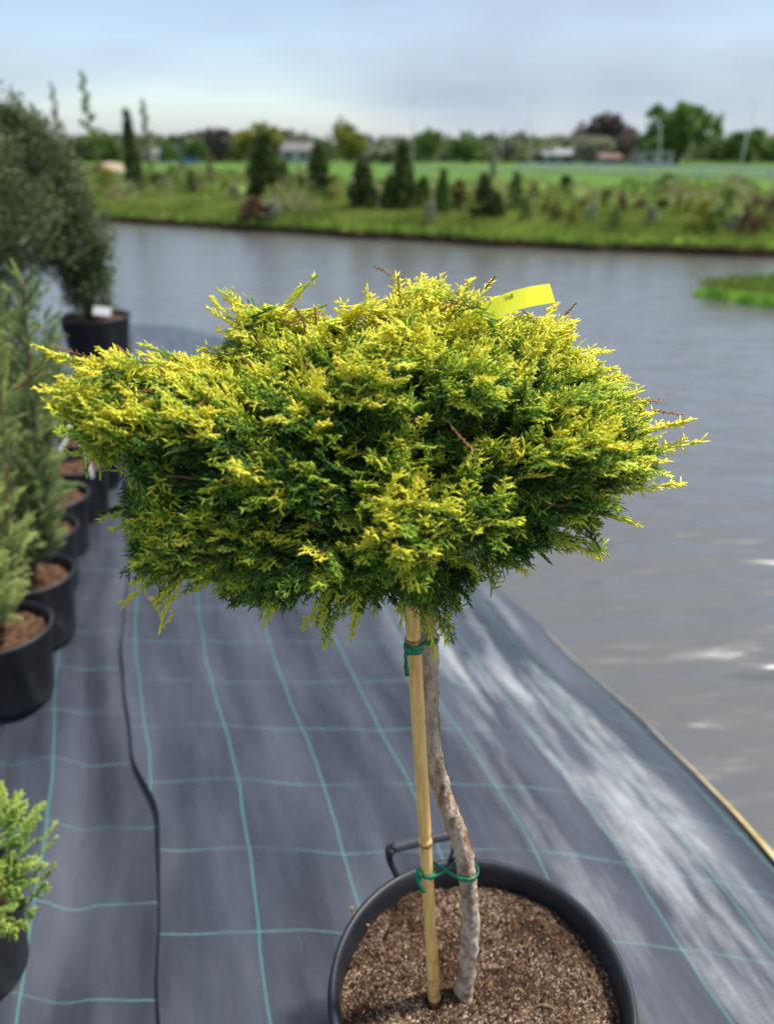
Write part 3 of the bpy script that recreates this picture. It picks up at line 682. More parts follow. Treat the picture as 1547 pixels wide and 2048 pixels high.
cs = near_path(sp, 1288); ct = near_path(tpts, 1275)
t1 = empty('plant_tie', cs, 'upper green plastic tie just under the foliage, holding stake and trunk together', 'plant tie', 'green ties between bamboo stake and trunk')
parts = [flat_strap(ring(cs, .0098, tilt=.001), .0055, .0014), flat_strap(ring(cs - Vector((0, 0, .003)), .0103, tilt=-.001), .0045, .0014), flat_strap(ring(ct, .0122, tilt=-.001, a0=-150, a1=150), .0045, .0014),
         flat_strap([cs + Vector((.004, -.009, .001)), (cs+ct)/2 + Vector((0, -.006, .001)), ct + Vector((-.010, -.007, 0))], .0045, .0014)]
link('band', pm('band', parts), TIE, t1)
kx = cs + Vector((-.007, -.009, .001))
link('tail', pm('tail', [flat_strap([kx, kx + Vector((-.002, -.004, -.006)), kx + Vector((-.0015, -.005, -.018)), kx + Vector((0, -.004, -.030))], .004, .004),
   path_tube([kx + Vector((-.003, 0, .004)), kx + Vector((.001, -.004, .001)), kx + Vector((.002, -.003, -.004))], [.002, .0034, .002], 8)]), TIE, t1)
cs = near_path(sp, 1742); ct = near_path(tpts, 1742)
t2 = empty('plant_tie', cs, 'lower green plastic tie crossed in a figure eight just above the soil', 'plant tie', 'green ties between bamboo stake and trunk')
dx = (ct - cs); 
parts = [flat_strap(ring(cs, .0102, a0=100, a1=400), .0045, .0014), flat_strap(ring(ct, .0148, a0=-130, a1=110, tilt=-.0005), .0055, .0016)]
f1 = [cs + Vector((.003, -.0105, -.002)), cs.lerp(ct, .45) + Vector((0, -.002, .002)), ct + Vector((-.006, .013, .005))]
f2 = [cs + Vector((.004, .010, .007)), cs.lerp(ct, .5) + Vector((0, -.004, .003)), ct + Vector((-.006, -.0142, -.002))]
parts += [flat_strap(catmull(f1, 5), .0045, .0014), flat_strap(catmull(f2, 5), .0045, .0014)]
link('band', pm('band', parts), TIE, t2)
kx = cs + Vector((-.0095, -.006, .003))
link('tail', pm('tail', [flat_strap(catmull([kx + Vector((-.001, 0, .006)), kx + Vector((-.003, -.003, -.002)), kx + Vector((.0, -.005, -.014)), kx + Vector((.006, -.006, -.026))], 4), .004, .0035),
   path_tube([kx + Vector((-.004, 0, .008)), kx + Vector((0, -.003, .004)), kx + Vector((.002, -.003, -.003))], [.0016, .0034, .002], 8)]), TIE, t2)

# yellow label threaded through the top of the crown
Y0 = .80
lp = catmull([unp(935, 665, Y0-.02), unp(968, 633, Y0-.015), unp(1012, 607, Y0-.01), unp(1060, 593, Y0), unp(1104, 586, Y0+.02)], 6)
V = []; nrmu = Vector((.0, .35, .94))
for i, p in enumerate(lp):
    wd = .0098 if i > 8 else .0108; d = (lp[min(i+1, len(lp)-1)]-lp[max(i-1, 0)]).normalized()
    up_ = (Vector((0, .25, 1)) - d*d.dot(Vector((0, .25, 1)))).normalized(); nr = d.cross(up_)
    sh = -d*0.0045*(i/len(lp))**6
    for q in (up_*wd + sh + nr*.0003, up_*wd + sh - nr*.0003, -up_*wd - sh - nr*.0003, -up_*wd - sh + nr*.0003): V.append(tuple(p + q))
k = 4; Q = np.array([[i*k+j, i*k+(j+1) % k, (i+1)*k+(j+1) % k, (i+1)*k+j] for i in range(len(lp)-1) for j in range(k)])
lab = link('plant_label', np_mesh('plant_label', V, [Q, np.array([[0, 1, 2, 3], [(len(lp)-1)*4+j for j in (3, 2, 1, 0)]])], smooth=False), LABEL)
tag(lab, 'bright yellow plastic strip label stuck through the top of the juniper crown', 'label')
def text_on(body, at_i, off_up, size, parent, name='lettering'):
    cu = bpy.data.curves.new(name, 'FONT'); cu.body = body; cu.size = size; cu.extrude = 0.0001; cu.align_x = 'CENTER'
    tmp = bpy.data.objects.new('tmp_text', cu); C.objects.link(tmp); dg = bpy.context.evaluated_depsgraph_get(); me = bpy.data.meshes.new_from_object(tmp.evaluated_get(dg)); bpy.data.objects.remove(tmp)
    p = lp[at_i]; d = (lp[at_i+1]-lp[at_i-1]).normalized(); up_ = (Vector((0, .25, 1)) - d*d.dot(Vector((0, .25, 1)))).normalized(); nr = d.cross(up_)
    co = np.empty(len(me.vertices)*3, np.float32); me.vertices.foreach_get('co', co); co = co.reshape(-1, 3)
    o_ = p + up_*off_up + nr*.0006
    if nr.y > 0: o_ = p + up_*off_up - nr*.0006
    W_ = np.array(o_)[None] + co[:, 0:1]*np.array(d)[None] + co[:, 1:2]*np.array(up_)[None] + co[:, 2:3]*np.array(nr)[None]
    me.vertices.foreach_set('co', W_.astype(np.float32).ravel()); me.update(); me.materials.clear()
    link(name, me, INK, parent)
text_on('Voll', 13, .0032, .0062, lab); text_on('.. . ..', 8, .0065, .0045, lab)

# ------------------------------------------------------------------ the big pot
PX, PY, RZ, PR = .13, .69, .33, .21
pot = empty('plant_pot', (PX, PY, 0), 'large round black plastic container with a ribbed carrying handle, holding the golden juniper', 'plant pot')
prof = [(.0, .004), (.155, .004), (.162, .01), (.190, .285), (.197, .288), (.199, .318), (.2035, .321), (.208, .3235), (.2105, .328), (.210, .3335), (.2065, .336), (.2025, .3345), (.199, .330), (.1965, .318), (.1955, .30), (.190, .25), (.186, .2)]
link('wall', pm('wall', [lathe(prof, PX, PY, 128)]), POT, pot)
V, F, c = lathe([(.2085, .3150), (.2120, .3155), (.2125, .3205), (.2105, .3225), (.2085, .3225)], PX, PY, 128); link('rim', np_mesh('rim', V, F, c), POT, pot)
# handle at the back
def rimp(deg, r, z): return Vector((PX + r*math.cos(R(deg)), PY + r*math.sin(R(deg)), z))
hl = unp(783, 1697, .885); hr = unp(906, 1668, .918)
hb = [hl.lerp(hr, t) + Vector((0, 0, .002*math.sin(t*math.pi))) for t in np.linspace(0, 1, 50)]
parts = []
V, F, c = path_tube(hb, lambda i: .0070, 12); parts.append((V, F, c))
foot1 = catmull([hl, hl + Vector((-.004, -.002, -.006)), hl + Vector((-.003, -.004, -.022)), unp(793, 1752, .870)], 5)
foot2 = catmull([hr, hr + Vector((.003, 0, -.004)), hr + Vector((.004, -.004, -.022)), unp(902, 1722, .892)], 5)
def fl(pts): return path_tube(pts, None or [1]*len(pts), 10, flat=(.021, .010))
hd = link('handle', pm('handle', [fl(foot1), fl(foot2), parts[0]]), POT, pot)
rb = []
for t in np.linspace(.06, .96, 22):
    p = hl.lerp(hr, t) + Vector((0, 0, .002*math.sin(t*math.pi))); d = (hr-hl).normalized()
    rb.append(path_tube([p - d*.0011, p + d*.0011], [.0090, .0090], 12))
RIB = M('handle_grip', (.09, .095, .11), .5).m
o = link('grip_ribs', pm('grip_ribs', rb), RIB, None); o.parent = hd
# soil with grains
V = []; kk = 160; nr_ = 70; cc_ = []
holes = [(unz(868, 2003, .30), .0150, .030), (unz(932, 1995, .30), .013, .010)]
def soil_z(x, y):
    z = .300 + .006*noise.noise(Vector((x*14, y*14, 0))) + .004*noise.noise(Vector((x*45, y*45, 1))) + .0022*noise.noise(Vector((x*140, y*140, 2)))
    rr = math.hypot(x-PX, y-PY); z += -.008*ss((rr-.14)/.05) + .006*ss((rr - .16)/.03)*noise.noise(Vector((x*25, y*25, 6)))
    for h_, hr_, hd_ in holes:
        dd = math.hypot(x-h_.x, y-h_.y)
        if dd < hr_: z -= hd_*(1 - ss(dd/hr_*.9))
        elif dd < hr_*1.8: z += .003*(1 - (dd-hr_)/(hr_*.8))
    return z
for i in range(nr_+1):
    r = .1975*i/nr_ + 1e-4
    for j in range(kk):
        a = 2*math.pi*j/kk + i*.01; x, y = PX + r*math.cos(a), PY + r*math.sin(a); V.append((x, y, soil_z(x, y)))
        cc_.append(.18 + .5*(.5 + noise.noise(Vector((x*60, y*60, 8)))*.9) * (.4 + .6*random.random()))
Q = np.array([[i*kk+j, i*kk+(j+1) % kk, (i+1)*kk+(j+1) % kk, (i+1)*kk+j] for i in range(nr_) for j in range(kk)])
soil_parts = [(np.array(V, np.float32), [Q], np.clip(np.array(cc_), 0, 1))]
def grains(n, smin, smax, tint_f, lift, stretch=(1, 1.6)):
    a = RNG.uniform(0, 2*math.pi, n); r = .194*np.sqrt(RNG.uniform(0, 1, n)); x = PX + r*np.cos(a); y = PY + r*np.sin(a)
    z = np.array([soil_z(p, q) for p, q in zip(x, y)]); s = RNG.uniform(smin, smax, n)
    O = np.stack([x, y, z + s*lift], 1)
    base = np.array([[1, 0, 0], [-1, 0, 0], [0, 1, 0], [0, -1, 0], [0, 0, 1], [0, 0, -1.]])
    B = base[None] * (1 + RNG.uniform(-.35, .35, (n, 6, 1))); B[:, :, 0] *= RNG.uniform(*stretch, (n, 1)); B[:, :, 2] *= RNG.uniform(.4, .8, (n, 1))
    q = RNG.normal(size=(n, 4)); q[:, 1:3] *= .45; q /= np.linalg.norm(q, axis=1, keepdims=True); w_, i_, j_, k_ = q.T
    Rm = np.stack([np.stack([1-2*(j_*j_+k_*k_), 2*(i_*j_-k_*w_), 2*(i_*k_+j_*w_)], 1), np.stack([2*(i_*j_+k_*w_), 1-2*(i_*i_+k_*k_), 2*(j_*k_-i_*w_)], 1), np.stack([2*(i_*k_-j_*w_), 2*(j_*k_+i_*w_), 1-2*(i_*i_+j_*j_)], 1)], 1)
    V = np.einsum('nij,nkj->nki', Rm, B)*s[:, None, None] + O[:, None, :]
    f = np.array([[0, 2, 4], [2, 1, 4], [1, 3, 4], [3, 0, 4], [2, 0, 5], [1, 2, 5], [3, 1, 5], [0, 3, 5]])
    F = ((np.arange(n)*6)[:, None, None] + f[None]).reshape(-1, 3); c = np.repeat(tint_f(x, y, n), 6)
    return V.reshape(-1, 3), [F], np.clip(c, 0, 1)
def tf(x, y, n):
    pat = np.array([noise.noise(Vector((p*16, q*16, 3))) for p, q in zip(x, y)])
    return np.clip(RNG.normal(.56, .30, n) + pat*.5, 0, 1)
soil_parts += [grains(42000, .0005, .0013, tf, .3), grains(5000, .0012, .0024, lambda x, y, n: RNG.uniform(0, .75, n), .2), grains(650, .0018, .0045, lambda x, y, n: RNG.uniform(.05, .68, n), .15, (1.3, 2.8))]
fib = []
for _ in range(850):
    a = random.uniform(0, 6.28); r = .185*math.sqrt(random.random()); x, y = PX + r*math.cos(a), PY + r*math.sin(a); an = random.uniform(0, 6.28); ln = random.uniform(.003, .022) if _ > 40 else random.uniform(.015, .04); cv = random.uniform(-40, 40)
    pts = []
    for i in range(6):
        an += cv*.01; x += math.cos(an)*ln/6; y += math.sin(an)*ln/6; pts.append((x, y, soil_z(x, y) + .0014 + .001*math.sin(i)))
    V_, F_, c_ = path_tube(pts, [random.uniform(.0003, .0006)]*6 if _ > 18 else [.0010, .0016, .0018, .0016, .001, .0006], 4); fib.append((V_, F_, c_ + random.uniform(.3, .8)))
soil_parts += fib
so = link('soil', pm('soil', soil_parts, False), SOIL, pot); so['kind'] = 'stuff'
rt_ = catmull([unz(703, 1815, .332), unz(706, 1828, .318), unz(718, 1842, .308), unz(738, 1852, .306)], 5)
V, F, c = path_tube(rt_, [.0018, .002, .0018, .0015, .0012]*4, 6); o = link('dry_root', np_mesh('dry_root', V, F, c), foliage_mat('dry_root', (.42, .25, .13), (.4, .3, .2), 0), pot)

# ------------------------------------------------------------------ row of nursery pots and their plants
def small_pot(x, y, R_, H, label, group='black nursery pots in the row along the left', name='plant_pot'):
    e = empty(name, (x, y, 0), label, 'plant pot', group)
    z0 = .01
    pr = [(0, z0), (R_*.76, z0), (R_*.79, z0+.01), (R_*.92, H*.80), (R_*.955, H*.81), (R_*.97, H-.012), (R_*1.0, H-.010), (R_*1.01, H-.003), (R_*1.0, H), (R_*.965, H-.001), (R_*.945, H-.012), (R_*.93, H*.82), (R_*.88, H*.7)]
    link('wall', pm('wall', [lathe(pr, x, y, 72)]), POT, e)
    V, F, c = lathe([(R_*.995, H-.012), (R_*1.03, H-.010), (R_*1.035, H-.002), (R_*1.01, H+.002), (R_*.99, H+.001)], x, y, 72); link('rim', np_mesh('rim', V, F, c), POT, e)
    V = [(x, y, H-.03)]; k = 48
    for r in np.linspace(.1, .93, 10):
        for j in range(k):
            a = 2*math.pi*j/k; xx, yy_ = x + R_*r*math.cos(a), y + R_*r*math.sin(a); V.append((xx, yy_, H - .032 + .012*noise.noise(Vector((xx*25, yy_*25, 0)))))
    Q = np.array([[1+i*k+j, 1+i*k+(j+1) % k, 1+(i+1)*k+(j+1) % k, 1+(i+1)*k+j] for i in range(9) for j in range(k)]); T3 = np.array([[0, 1+j, 1+(j+1) % k] for j in range(k)])
    sv, sf, sc_ = np.array(V, np.float32), [Q, T3], np.zeros(len(V))
    s = link('soil', np_mesh('soil', sv, sf, sc_), SOIL2, e); s['kind'] = 'stuff'
    return e
TF = [spray_template(rngT, .16, 22, 4, r=.0009, wide=.26, ang=26, jit=30) for _ in range(4)]
FE = foliage_mat('feathery_foliage', (.26, .38, .17), (.66, .74, .26), .5, .6)
def feathery(x, y, H, ztop, lean, label, seed, tint=.4, nst=4, spread=.09, name='juniper_shrub', t0_=.05):
    rr = np.random.default_rng(seed); e = empty(name, (x, y, H-.03), label, 'shrub', 'feathery upright junipers in the left row'); it = []; st = []
    for s in range(nst):
        a = rr.uniform(0, 6.28); hgt = (ztop - H)*rr.uniform(.75, 1.0) if s else ztop - H
        ex = x + lean[0] + spread*math.cos(a)*(.4 + hgt); ey = y + lean[1] + spread*math.sin(a)*(.4+hgt)
        pts = catmull([(x + .02*math.cos(a), y + .02*math.sin(a), H-.03), (x + (ex-x)*.6, y + (ey-y)*.6, H + hgt*.4), (ex, ey, H + hgt)], 14); n = len(pts)
        st.append(path_tube(pts, [.0045*(1 - .85*i/n) + .0006 for i in range(n)], 6))
        steps = int(hgt/.013)
        for q in range(steps):
            t = t0_ + (1-t0_)*q/steps; i = min(int(t*(n-1)), n-2); o = pts[i].lerp(pts[i+1], t*(n-1)-i); T = (pts[i+1]-pts[i]).normalized()
            aa = rr.uniform(0, 6.28); out = Vector((math.cos(aa), math.sin(aa), 0)); d = (T*rr.uniform(.8, 1.5) + out).normalized()
            it.append((int(rr.integers(0, 4)), o, d, Vector(rr.normal(size=3)), rr.uniform(.5, .95)*(1.1-.55*t), rr.uniform(-1, 2), tint*.3, tint + rr.normal(.1, .2), 1.0))
    V, F, c = place_sprays(TF, it); link('foliage', np_mesh('foliage', V, F, c), FE, e); link('stem', pm('stem', st), TWIG, e)
    return e
row = [(-1.034, 1.73, 'front'), (-1.08, 2.02, ''), (-1.18, 2.32, ''), (-1.24, 2.60, ''), (-1.27, 2.92, ''), (-1.32, 3.24, ''), (-1.44, 3.56, '')]
ordn = ['first', 'second', 'third', 'fourth', 'fifth', 'sixth', 'seventh']
tops = [1.20, 1.10, 1.0, .85, .66, .60, .58]
for i, (x, y, _) in enumerate(row):
    small_pot(x, y, .13, .235, 'black nursery pot, %s nearest in the left row of feathery junipers' % ordn[i] if i else 'black nursery pot nearest the camera in the left row, cut by the left edge')
    feathery(x + (-.10 if i > 1 else -.01), y, .235, tops[i], (.03 if i < 2 else -.04, .0), 'feathery blue green juniper in the %s pot of the left row' % ordn[i], 100+i, tint=[.75, .3, .45, .25, .35, .3, .4][i], nst=[9, 8, 7, 5, 4, 3, 3][i], spread=[.16, .14, .09, .07, .07, .06, .06][i], t0_=[.05, .08, .22, .28, .3, .3, .3][i])
for i, (x, y) in enumerate([(-1.62, 2.75), (-1.68, 3.15), (-1.78, 3.6), (-1.46, 2.3)]):
    small_pot(x, y, .13, .235, 'black nursery pot %s of the second row behind the feathery junipers' % ['in front', 'in the middle', 'at the back', 'nearest the left edge'][i], 'black nursery pots in the second row at left')
    feathery(x, y, .235, [1.0, 1.0, 1.1, 1.32][i], (-.06, 0), 'taller feathery juniper %s of the second row at the left edge' % ['in front', 'in the middle', 'at the back', 'closest to the edge'][i], 200+i, tint=[.5, .3, .6, .8][i], nst=5, spread=.12)
# white labels
def plaque(name, px, py, Y, w_, h_, label, tilt=0, yaw=0, stemlen=0):
    p = unp(px, py, Y); e = empty(name, p, label, 'label'); V, F, c = box(-w_/2, w_/2, -.0008, .0008, -h_/2, h_/2)
    parts = [(V, F, c)]
    if stemlen: parts.append(box(-.006, .006, -.0007, .0007, -h_/2-stemlen, -h_/2+.004))
    me = pm(name, parts, False); o = link(name+'_plate' if False else 'plate', me, WHITE, e, local=True); e.rotation_euler = (R(-25), R(tilt), R(yaw)); return e
plaque('pot_label', 166, 880, 2.86, .034, .045, 'white plastic stick label in the dark soil of the fifth pot', tilt=-16, stemlen=.13)
plaque('pot_label', 150, 846, 2.9, .04, .05, 'small white label leaning above the stick label, half hidden by the golden juniper', tilt=30, stemlen=.1)
plaque('pot_label', 204, 622, 4.93, .11, .055, 'wide white label at the rim of the far large pot', tilt=6)

# far large pot with a tall dark shrub
def lobes_foliage(rr, blobs, n, size, tint, flat=1.0):
    """leaves gathered in small clumps through the volume of ellipsoidal blobs"""
    vol = np.array([b[3]*b[4]*b[5] for b in blobs])**.8; vol /= vol.sum(); Cs, Ds, Ts = [], [], []
    for b, f in zip(blobs, vol):
        k = int(n*f); nc = max(6, k//26); d = rr.normal(size=(nc, 3)); d /= np.linalg.norm(d, axis=1, keepdims=True)
        rad = rr.uniform(.35, 1.0, nc)**.55*(1 + rr.normal(0, .10, nc)); cc = d*rad[:, None]
        idx = rr.integers(0, nc, k); q = cc[idx] + rr.normal(0, .12, (k, 3)); ct = rr.normal(0, .2, nc)
        Cs.append(q*np.array(b[3:6]) + np.array(b[:3])); Ds.append(d[idx] + rr.normal(0, .7, (k, 3)) + np.array([0, 0, .3])); Ts.append(np.clip(tint + ct[idx] + rr.normal(0, .1, k), 0, 1))
    Cn = np.concatenate(Cs); D = np.concatenate(Ds); T = np.concatenate(Ts); k = len(Cn)
    return leaves(Cn, D, rr.uniform(.5, .9, k)*size, rr.uniform(.9, 1.5, k)*size, T)
OL = foliage_mat('olive_leaves', (.055, .085, .035), (.20, .25, .10), .25, .5)
def tall_shrub(x, y, H, blobs, label, seed, n=26000, size=.022):
    rr = np.random.default_rng(seed); e = empty('tall_shrub', (x, y, H-.03), label, 'shrub', 'tall dark shrubs in pots at the back left')
    V, F, c = lobes_foliage(rr, blobs, n, size, .45)
    tw = []
    for b in blobs:
        for _ in range(7):
            tx, ty, tz_ = b[0] + rr.normal(0, .5)*b[3], b[1] + rr.normal(0, .5)*b[4], b[2] + b[5]*rr.uniform(.7, 1.15)
            tw.append(path_tube(catmull([(x + rr.normal(0, .02), y, H-.03), (x + (tx-x)*.4, y + (ty-y)*.4, H + (tz_-H)*.5), (tx, ty, tz_)], 6), [.007*(1-.8*i/13)+.001 for i in range(13)], 5))
            k = 60; t = rr.uniform(.3, 1.0, k)[:, None]; P_ = np.array([(x + (tx-x)*.75, y + (ty-y)*.75, H + (tz_-H)*.75)]) * (1-t) + np.array([(tx, ty, tz_ + .08)])*t
            l_ = leaves(P_ + rr.normal(0, .02, (k, 3)), rr.normal(size=(k, 3)) + np.array([0, 0, .8]), np.full(k, size*.7), np.full(k, size*1.2), rr.uniform(.2, .8, k)); V, F, c = join([(V, F, c), l_])
    link('foliage', np_mesh('foliage', V, F, c, False), OL, e); link('stems', pm('stems', tw), TWIG, e); return e
fx, fy = -1.905, 5.08
small_pot(fx, fy, .222, .42, 'large dark grey pot at the far end of the fabric, beside the water', None)
b = unp(100, 400, 5.08)
tall_shrub(fx, fy, .42, [(fx-.02, fy, .62, .16, .16, .22), (fx-.08, fy, .90, .24, .22, .28), (fx-.20, fy+.02, 1.15, .28, .24, .30), (fx-.30, fy, 1.40, .26, .22, .22), (fx-.42, fy, 1.52, .14, .14, .14)], 'tall dense dark olive shrub growing from the large far pot', 31)
small_pot(-2.45, 4.55, .2, .38, 'large black pot left of the far pot, hidden by feathery junipers', None)
tall_shrub(-2.45, 4.55, .38, [(-2.36, 4.6, .75, .34, .26, .32), (-2.28, 4.6, 1.08, .42, .30, .34), (-2.34, 4.6, 1.34, .34, .26, .22)], 'tall dense dark shrub at the left edge beside the far pot', 32, n=20000)

# small lime conifer at the lower left
cx_, cy_ = -.745, .93
small_pot(cx_, cy_, .10, .21, 'small black pot at the lower left corner holding a lime green conifer', None)
LM = foliage_mat('lime_foliage', (.20, .36, .07), (.62, .74, .16), .35, .5)
e = empty('dwarf_conifer', (cx_, cy_, .18), 'small soft lime green conifer in the lower left corner', 'shrub'); it = []; rr = np.random.default_rng(5)
for q in range(420):
    t = rr.uniform(0, 1); a = rr.uniform(0, 6.28); z = .17 + .29*t; rad = .165*(1-t)**.6*min(1, .75+t*1.5) * (.3 + .7*math.sqrt(rr.uniform(0, 1))); o = Vector((cx_ + rad*math.cos(a), cy_ + rad*math.sin(a), z))
    d = Vector((math.cos(a), math.sin(a), rr.uniform(.5, 1.6))); it.append((int(rr.integers(0, len(TM))), o, d, Vector(rr.normal(size=3)), rr.uniform(.45, .8), 1, .1, rr.uniform(.3, 1.0), 1.5))
V, F, c = place_sprays(TM, it); link('foliage', np_mesh('foliage', V, F, c), LM, e)
V, F, c = path_tube([(cx_, cy_, .17), (cx_+.004, cy_, .3), (cx_, cy_, .44)], [.006, .005, .002], 8); link('stem', np_mesh('stem', V, F, c), TWIG, e)

# bits lying on the fabric
p = unz(300, 1199, .014); pts = [p + Vector((-.012, 0, .002)), p + Vector((-.004, .002, .004)), p + Vector((.006, 0, .003)), p + Vector((.014, -.002, .001))]
V, F, c = path_tube(pts, [.001, .005, .005, .001], 6, flat=None); V[:, 2] = (V[:, 2]-p.z)*.4 + p.z
tag(link('dry_leaf', np_mesh('dry_leaf', V, F, c), foliage_mat('dry_leaf', (.55, .26, .12), (.5, .3, .2), 0)), 'small orange dry leaf lying on the fabric left of the pot', 'leaf')
p = unz(1228, 1773, -.04); V = []
for i in range(7):
    for j in range(10):
        ph = math.pi*i/6; a = 2*math.pi*j/10; r = .0068*(1 + .12*math.sin(3*a)); V.append((p.x + r*math.sin(ph)*math.cos(a), p.y + r*math.sin(ph)*math.sin(a), p.z + .016 + .0045*math.cos(ph)))
Q = np.array([[i*10+j, i*10+(j+1) % 10, (i+1)*10+(j+1) % 10, (i+1)*10+j] for i in range(6) for j in range(10)])
tag(link('pebble', np_mesh('pebble', V, [Q]), M('pale_stone', (.45, .46, .40), .8).m), 'small pale pebble on the fabric right of the big pot', 'pebble')

# ------------------------------------------------------------------ far bank shrubs and trees
def on_land(px, Y):
    x = (px-773.5)/FPX*(Y*math.cos(PITCH) + (CAM_H-.2)*math.sin(PITCH)); return x, land_z(x, Y)
def zpx(py, Y): return unp(773, py, Y).z
DK = foliage_mat('dark_conifer_foliage', (.035, .065, .018), (.15, .20, .05), .2, .6)
MD = foliage_mat('mid_green_foliage', (.07, .14, .03), (.26, .36, .09), .3, .6)
YL = foliage_mat('yellow_green_foliage', (.17, .20, .03), (.48, .46, .08), .3, .6)
RD = foliage_mat('russet_foliage', (.09, .055, .03), (.28, .17, .09), .2, .6)
PALE = foliage_mat('pale_spring_foliage', (.20, .22, .13), (.50, .50, .38), .25, .6)
GREY = foliage_mat('bare_twig_haze', (.12, .10, .09), (.26, .21, .19), .1, .8)
def conifer(px, py_base, py_top, wpx, label, mat, seed, n=3600, power=.8, cat='conifer', group='conifers planted along the far bank', name='conifer', tint=.4, Y=None, bottom=.04):
    rr = np.random.default_rng(seed)
    if Y is None:
        Y = 1.18/math.tan(PITCH - math.atan((1024-py_base)/FPX))
    x, z0 = on_land(px, Y)
    if Y < bank_y(x) + .5: Y = bank_y(x) + .5; x, z0 = on_land(px, Y)
    if py_base-py_top > 110: x = unp(px, (py_base+py_top)/2, Y).x; z0 = land_z(x, Y)
    s = px_m(Vector((x, Y, z0))); H = max(.25, zpx(py_top, Y) - z0); W_ = wpx*s/2
    e = empty(name, (x, Y, z0), label, cat, group)
    nc = max(20, n//22); t = rr.uniform(0, 1, nc)**1.15; a = rr.uniform(0, 6.28, nc); prof = (1-t)**power*np.minimum(1, .55 + t*3.2)
    rad = W_*prof*rr.uniform(.35, 1.08, nc)**.6; cl = np.stack([rad*np.cos(a), rad*np.sin(a), bottom*H + t*(1-bottom)*H], 1); ct = rr.normal(0, .2, nc)
    idx = rr.integers(0, nc, n); P_ = cl[idx] + rr.normal(0, 1, (n, 3))*np.array([W_*.13, W_*.13, H*.025]); D = np.stack([np.cos(a[idx]), np.sin(a[idx]), np.full(n, .9)], 1) + rr.normal(0, .5, (n, 3))
    sz = max(.035, min(.14, W_*.22)); V, F, c = leaves(P_ + np.array([x, Y, z0]), D, rr.uniform(.4, .75, n)*sz, rr.uniform(.9, 1.6, n)*sz, np.clip(tint + ct[idx] + rr.normal(0, .1, n), 0, 1))
    link('foliage', np_mesh('foliage', V, F, c, False), mat, e)
    V, F, c = path_tube([(x, Y, z0-.05), (x + .01, Y, z0 + H*.5), (x, Y, z0 + H*.9)], [max(.015, W_*.07), max(.01, W_*.05), .006], 7); link('trunk', np_mesh('trunk', V, F, c), GBARK, e)
    return e
conifer(262, 392, 222, 34, 'slim tall column conifer standing alone above the left end of the far bank', DK, 1, n=5200, power=.45, tint=.25, group=None)
cf = [(530, 402, 268, 84, DK, 'largest dark cone conifer on the far bank, below the golden tree', .55), (572, 400, 320, 34, MD, 'narrow olive conifer touching the largest dark cone', .7), (638, 402, 288, 62, DK, 'medium dark cone conifer with a pointed top, right of the largest one', .8),
 (726, 424, 315, 64, DK, 'broad very dark cone conifer, near the middle of the far bank', .7), (805, 426, 285, 68, DK, 'tall dark spire conifer, right of the broad very dark cone', .9), (780, 424, 350, 40, DK, 'low dark conifer tucked against the tall spire', .7),
 (668, 405, 350, 34, YL, 'small yellow green cone between two dark conifers', .7), (965, 440, 348, 52, DK, 'rough dark olive conifer near the brown bushes', .6), (1028, 430, 345, 36, MD, 'slim bright edged conifer with an ochre side', .6), (1128, 402, 352, 40, DK, 'small round headed dark shrub on a brownish stem', .4),
 (885, 430, 340, 44, MD, 'grey green open conifer right of the tall spire', .7), (915, 425, 360, 40, RD, 'brownish conifer between two olive ones', .6), (317, 392, 345, 22, DK, 'short dark conifer right of the slim column', .6), (386, 392, 340, 26, MD, 'short olive bush with a ragged top on the left bank', .6),
 (1330, 385, 348, 30, DK, 'dark clipped ball, the farther of two near the right road', .35), (1322, 425, 400, 30, DK, 'dark clipped ball, the nearer of two near the right road', .35), (990, 442, 385, 40, DK, 'low dark bush in front of the rough olive conifer', .5), (845, 424, 352, 36, MD, 'pale olive shrub beside the tall spire', .5)]
for i, (px, b_, t_, w_, mt, lb, pw) in enumerate(cf): conifer(px, b_, t_, w_, lb, mt, 300+i, power=pw, n=3200)
sm = []
rr = np.random.default_rng(77)
spec = [(1090, 435, 390, 30, YL), (1065, 420, 360, 26, RD), (1165, 430, 395, 30, YL), (1240, 435, 385, 24, RD), (1210, 420, 375, 24, MD), (1275, 430, 400, 30, RD), (1352, 445, 385, 24, YL), (1375, 440, 395, 28, YL), (1400, 470, 400, 56, YL), (1430, 465, 405, 44, MD), (1500, 460, 390, 50, RD), (1535, 455, 395, 40, RD), (1468, 475, 425, 46, PALE),
 (1180, 445, 405, 30, PALE), (1110, 445, 400, 30, RD), (1455, 425, 375, 30, MD), (430, 395, 310, 30, RD), (455, 400, 350, 30, YL), (400, 400, 355, 30, RD), (350, 385, 330, 34, MD), (220, 400, 335, 40, YL), (205, 370, 330, 36, RD), (470, 405, 368, 34, PALE), (600, 402, 360, 30, MD), (700, 405, 355, 24, PALE), (935, 430, 380, 30, YL),
 (1050, 445, 395, 28, MD), (1300, 450, 410, 30, PALE), (1145, 448, 412, 24, YL), (1230, 455, 415, 34, MD), (510, 440, 395, 70, RD), (545, 436, 400, 50, PALE), (1520, 480, 430, 44, MD), (340, 400, 350, 20, PALE), (290, 385, 345, 24, YL), (860, 440, 400, 30, PALE)]
nm = {id(YL): 'yellow green', id(RD): 'russet brown', id(MD): 'mid green', id(PALE): 'pale grey green', id(DK): 'dark'}
from collections import defaultdict
byc = defaultdict(list)
for s_ in spec: byc[nm[id(s_[4])]].append(s_)
words = ['first', 'second', 'third', 'fourth', 'fifth', 'sixth', 'seventh', 'eighth', 'ninth', 'tenth', 'eleventh', 'twelfth', 'thirteenth', 'fourteenth', 'fifteenth', 'sixteenth', 'seventeenth', 'eighteenth', 'nineteenth', 'twentieth']
k_ = 0
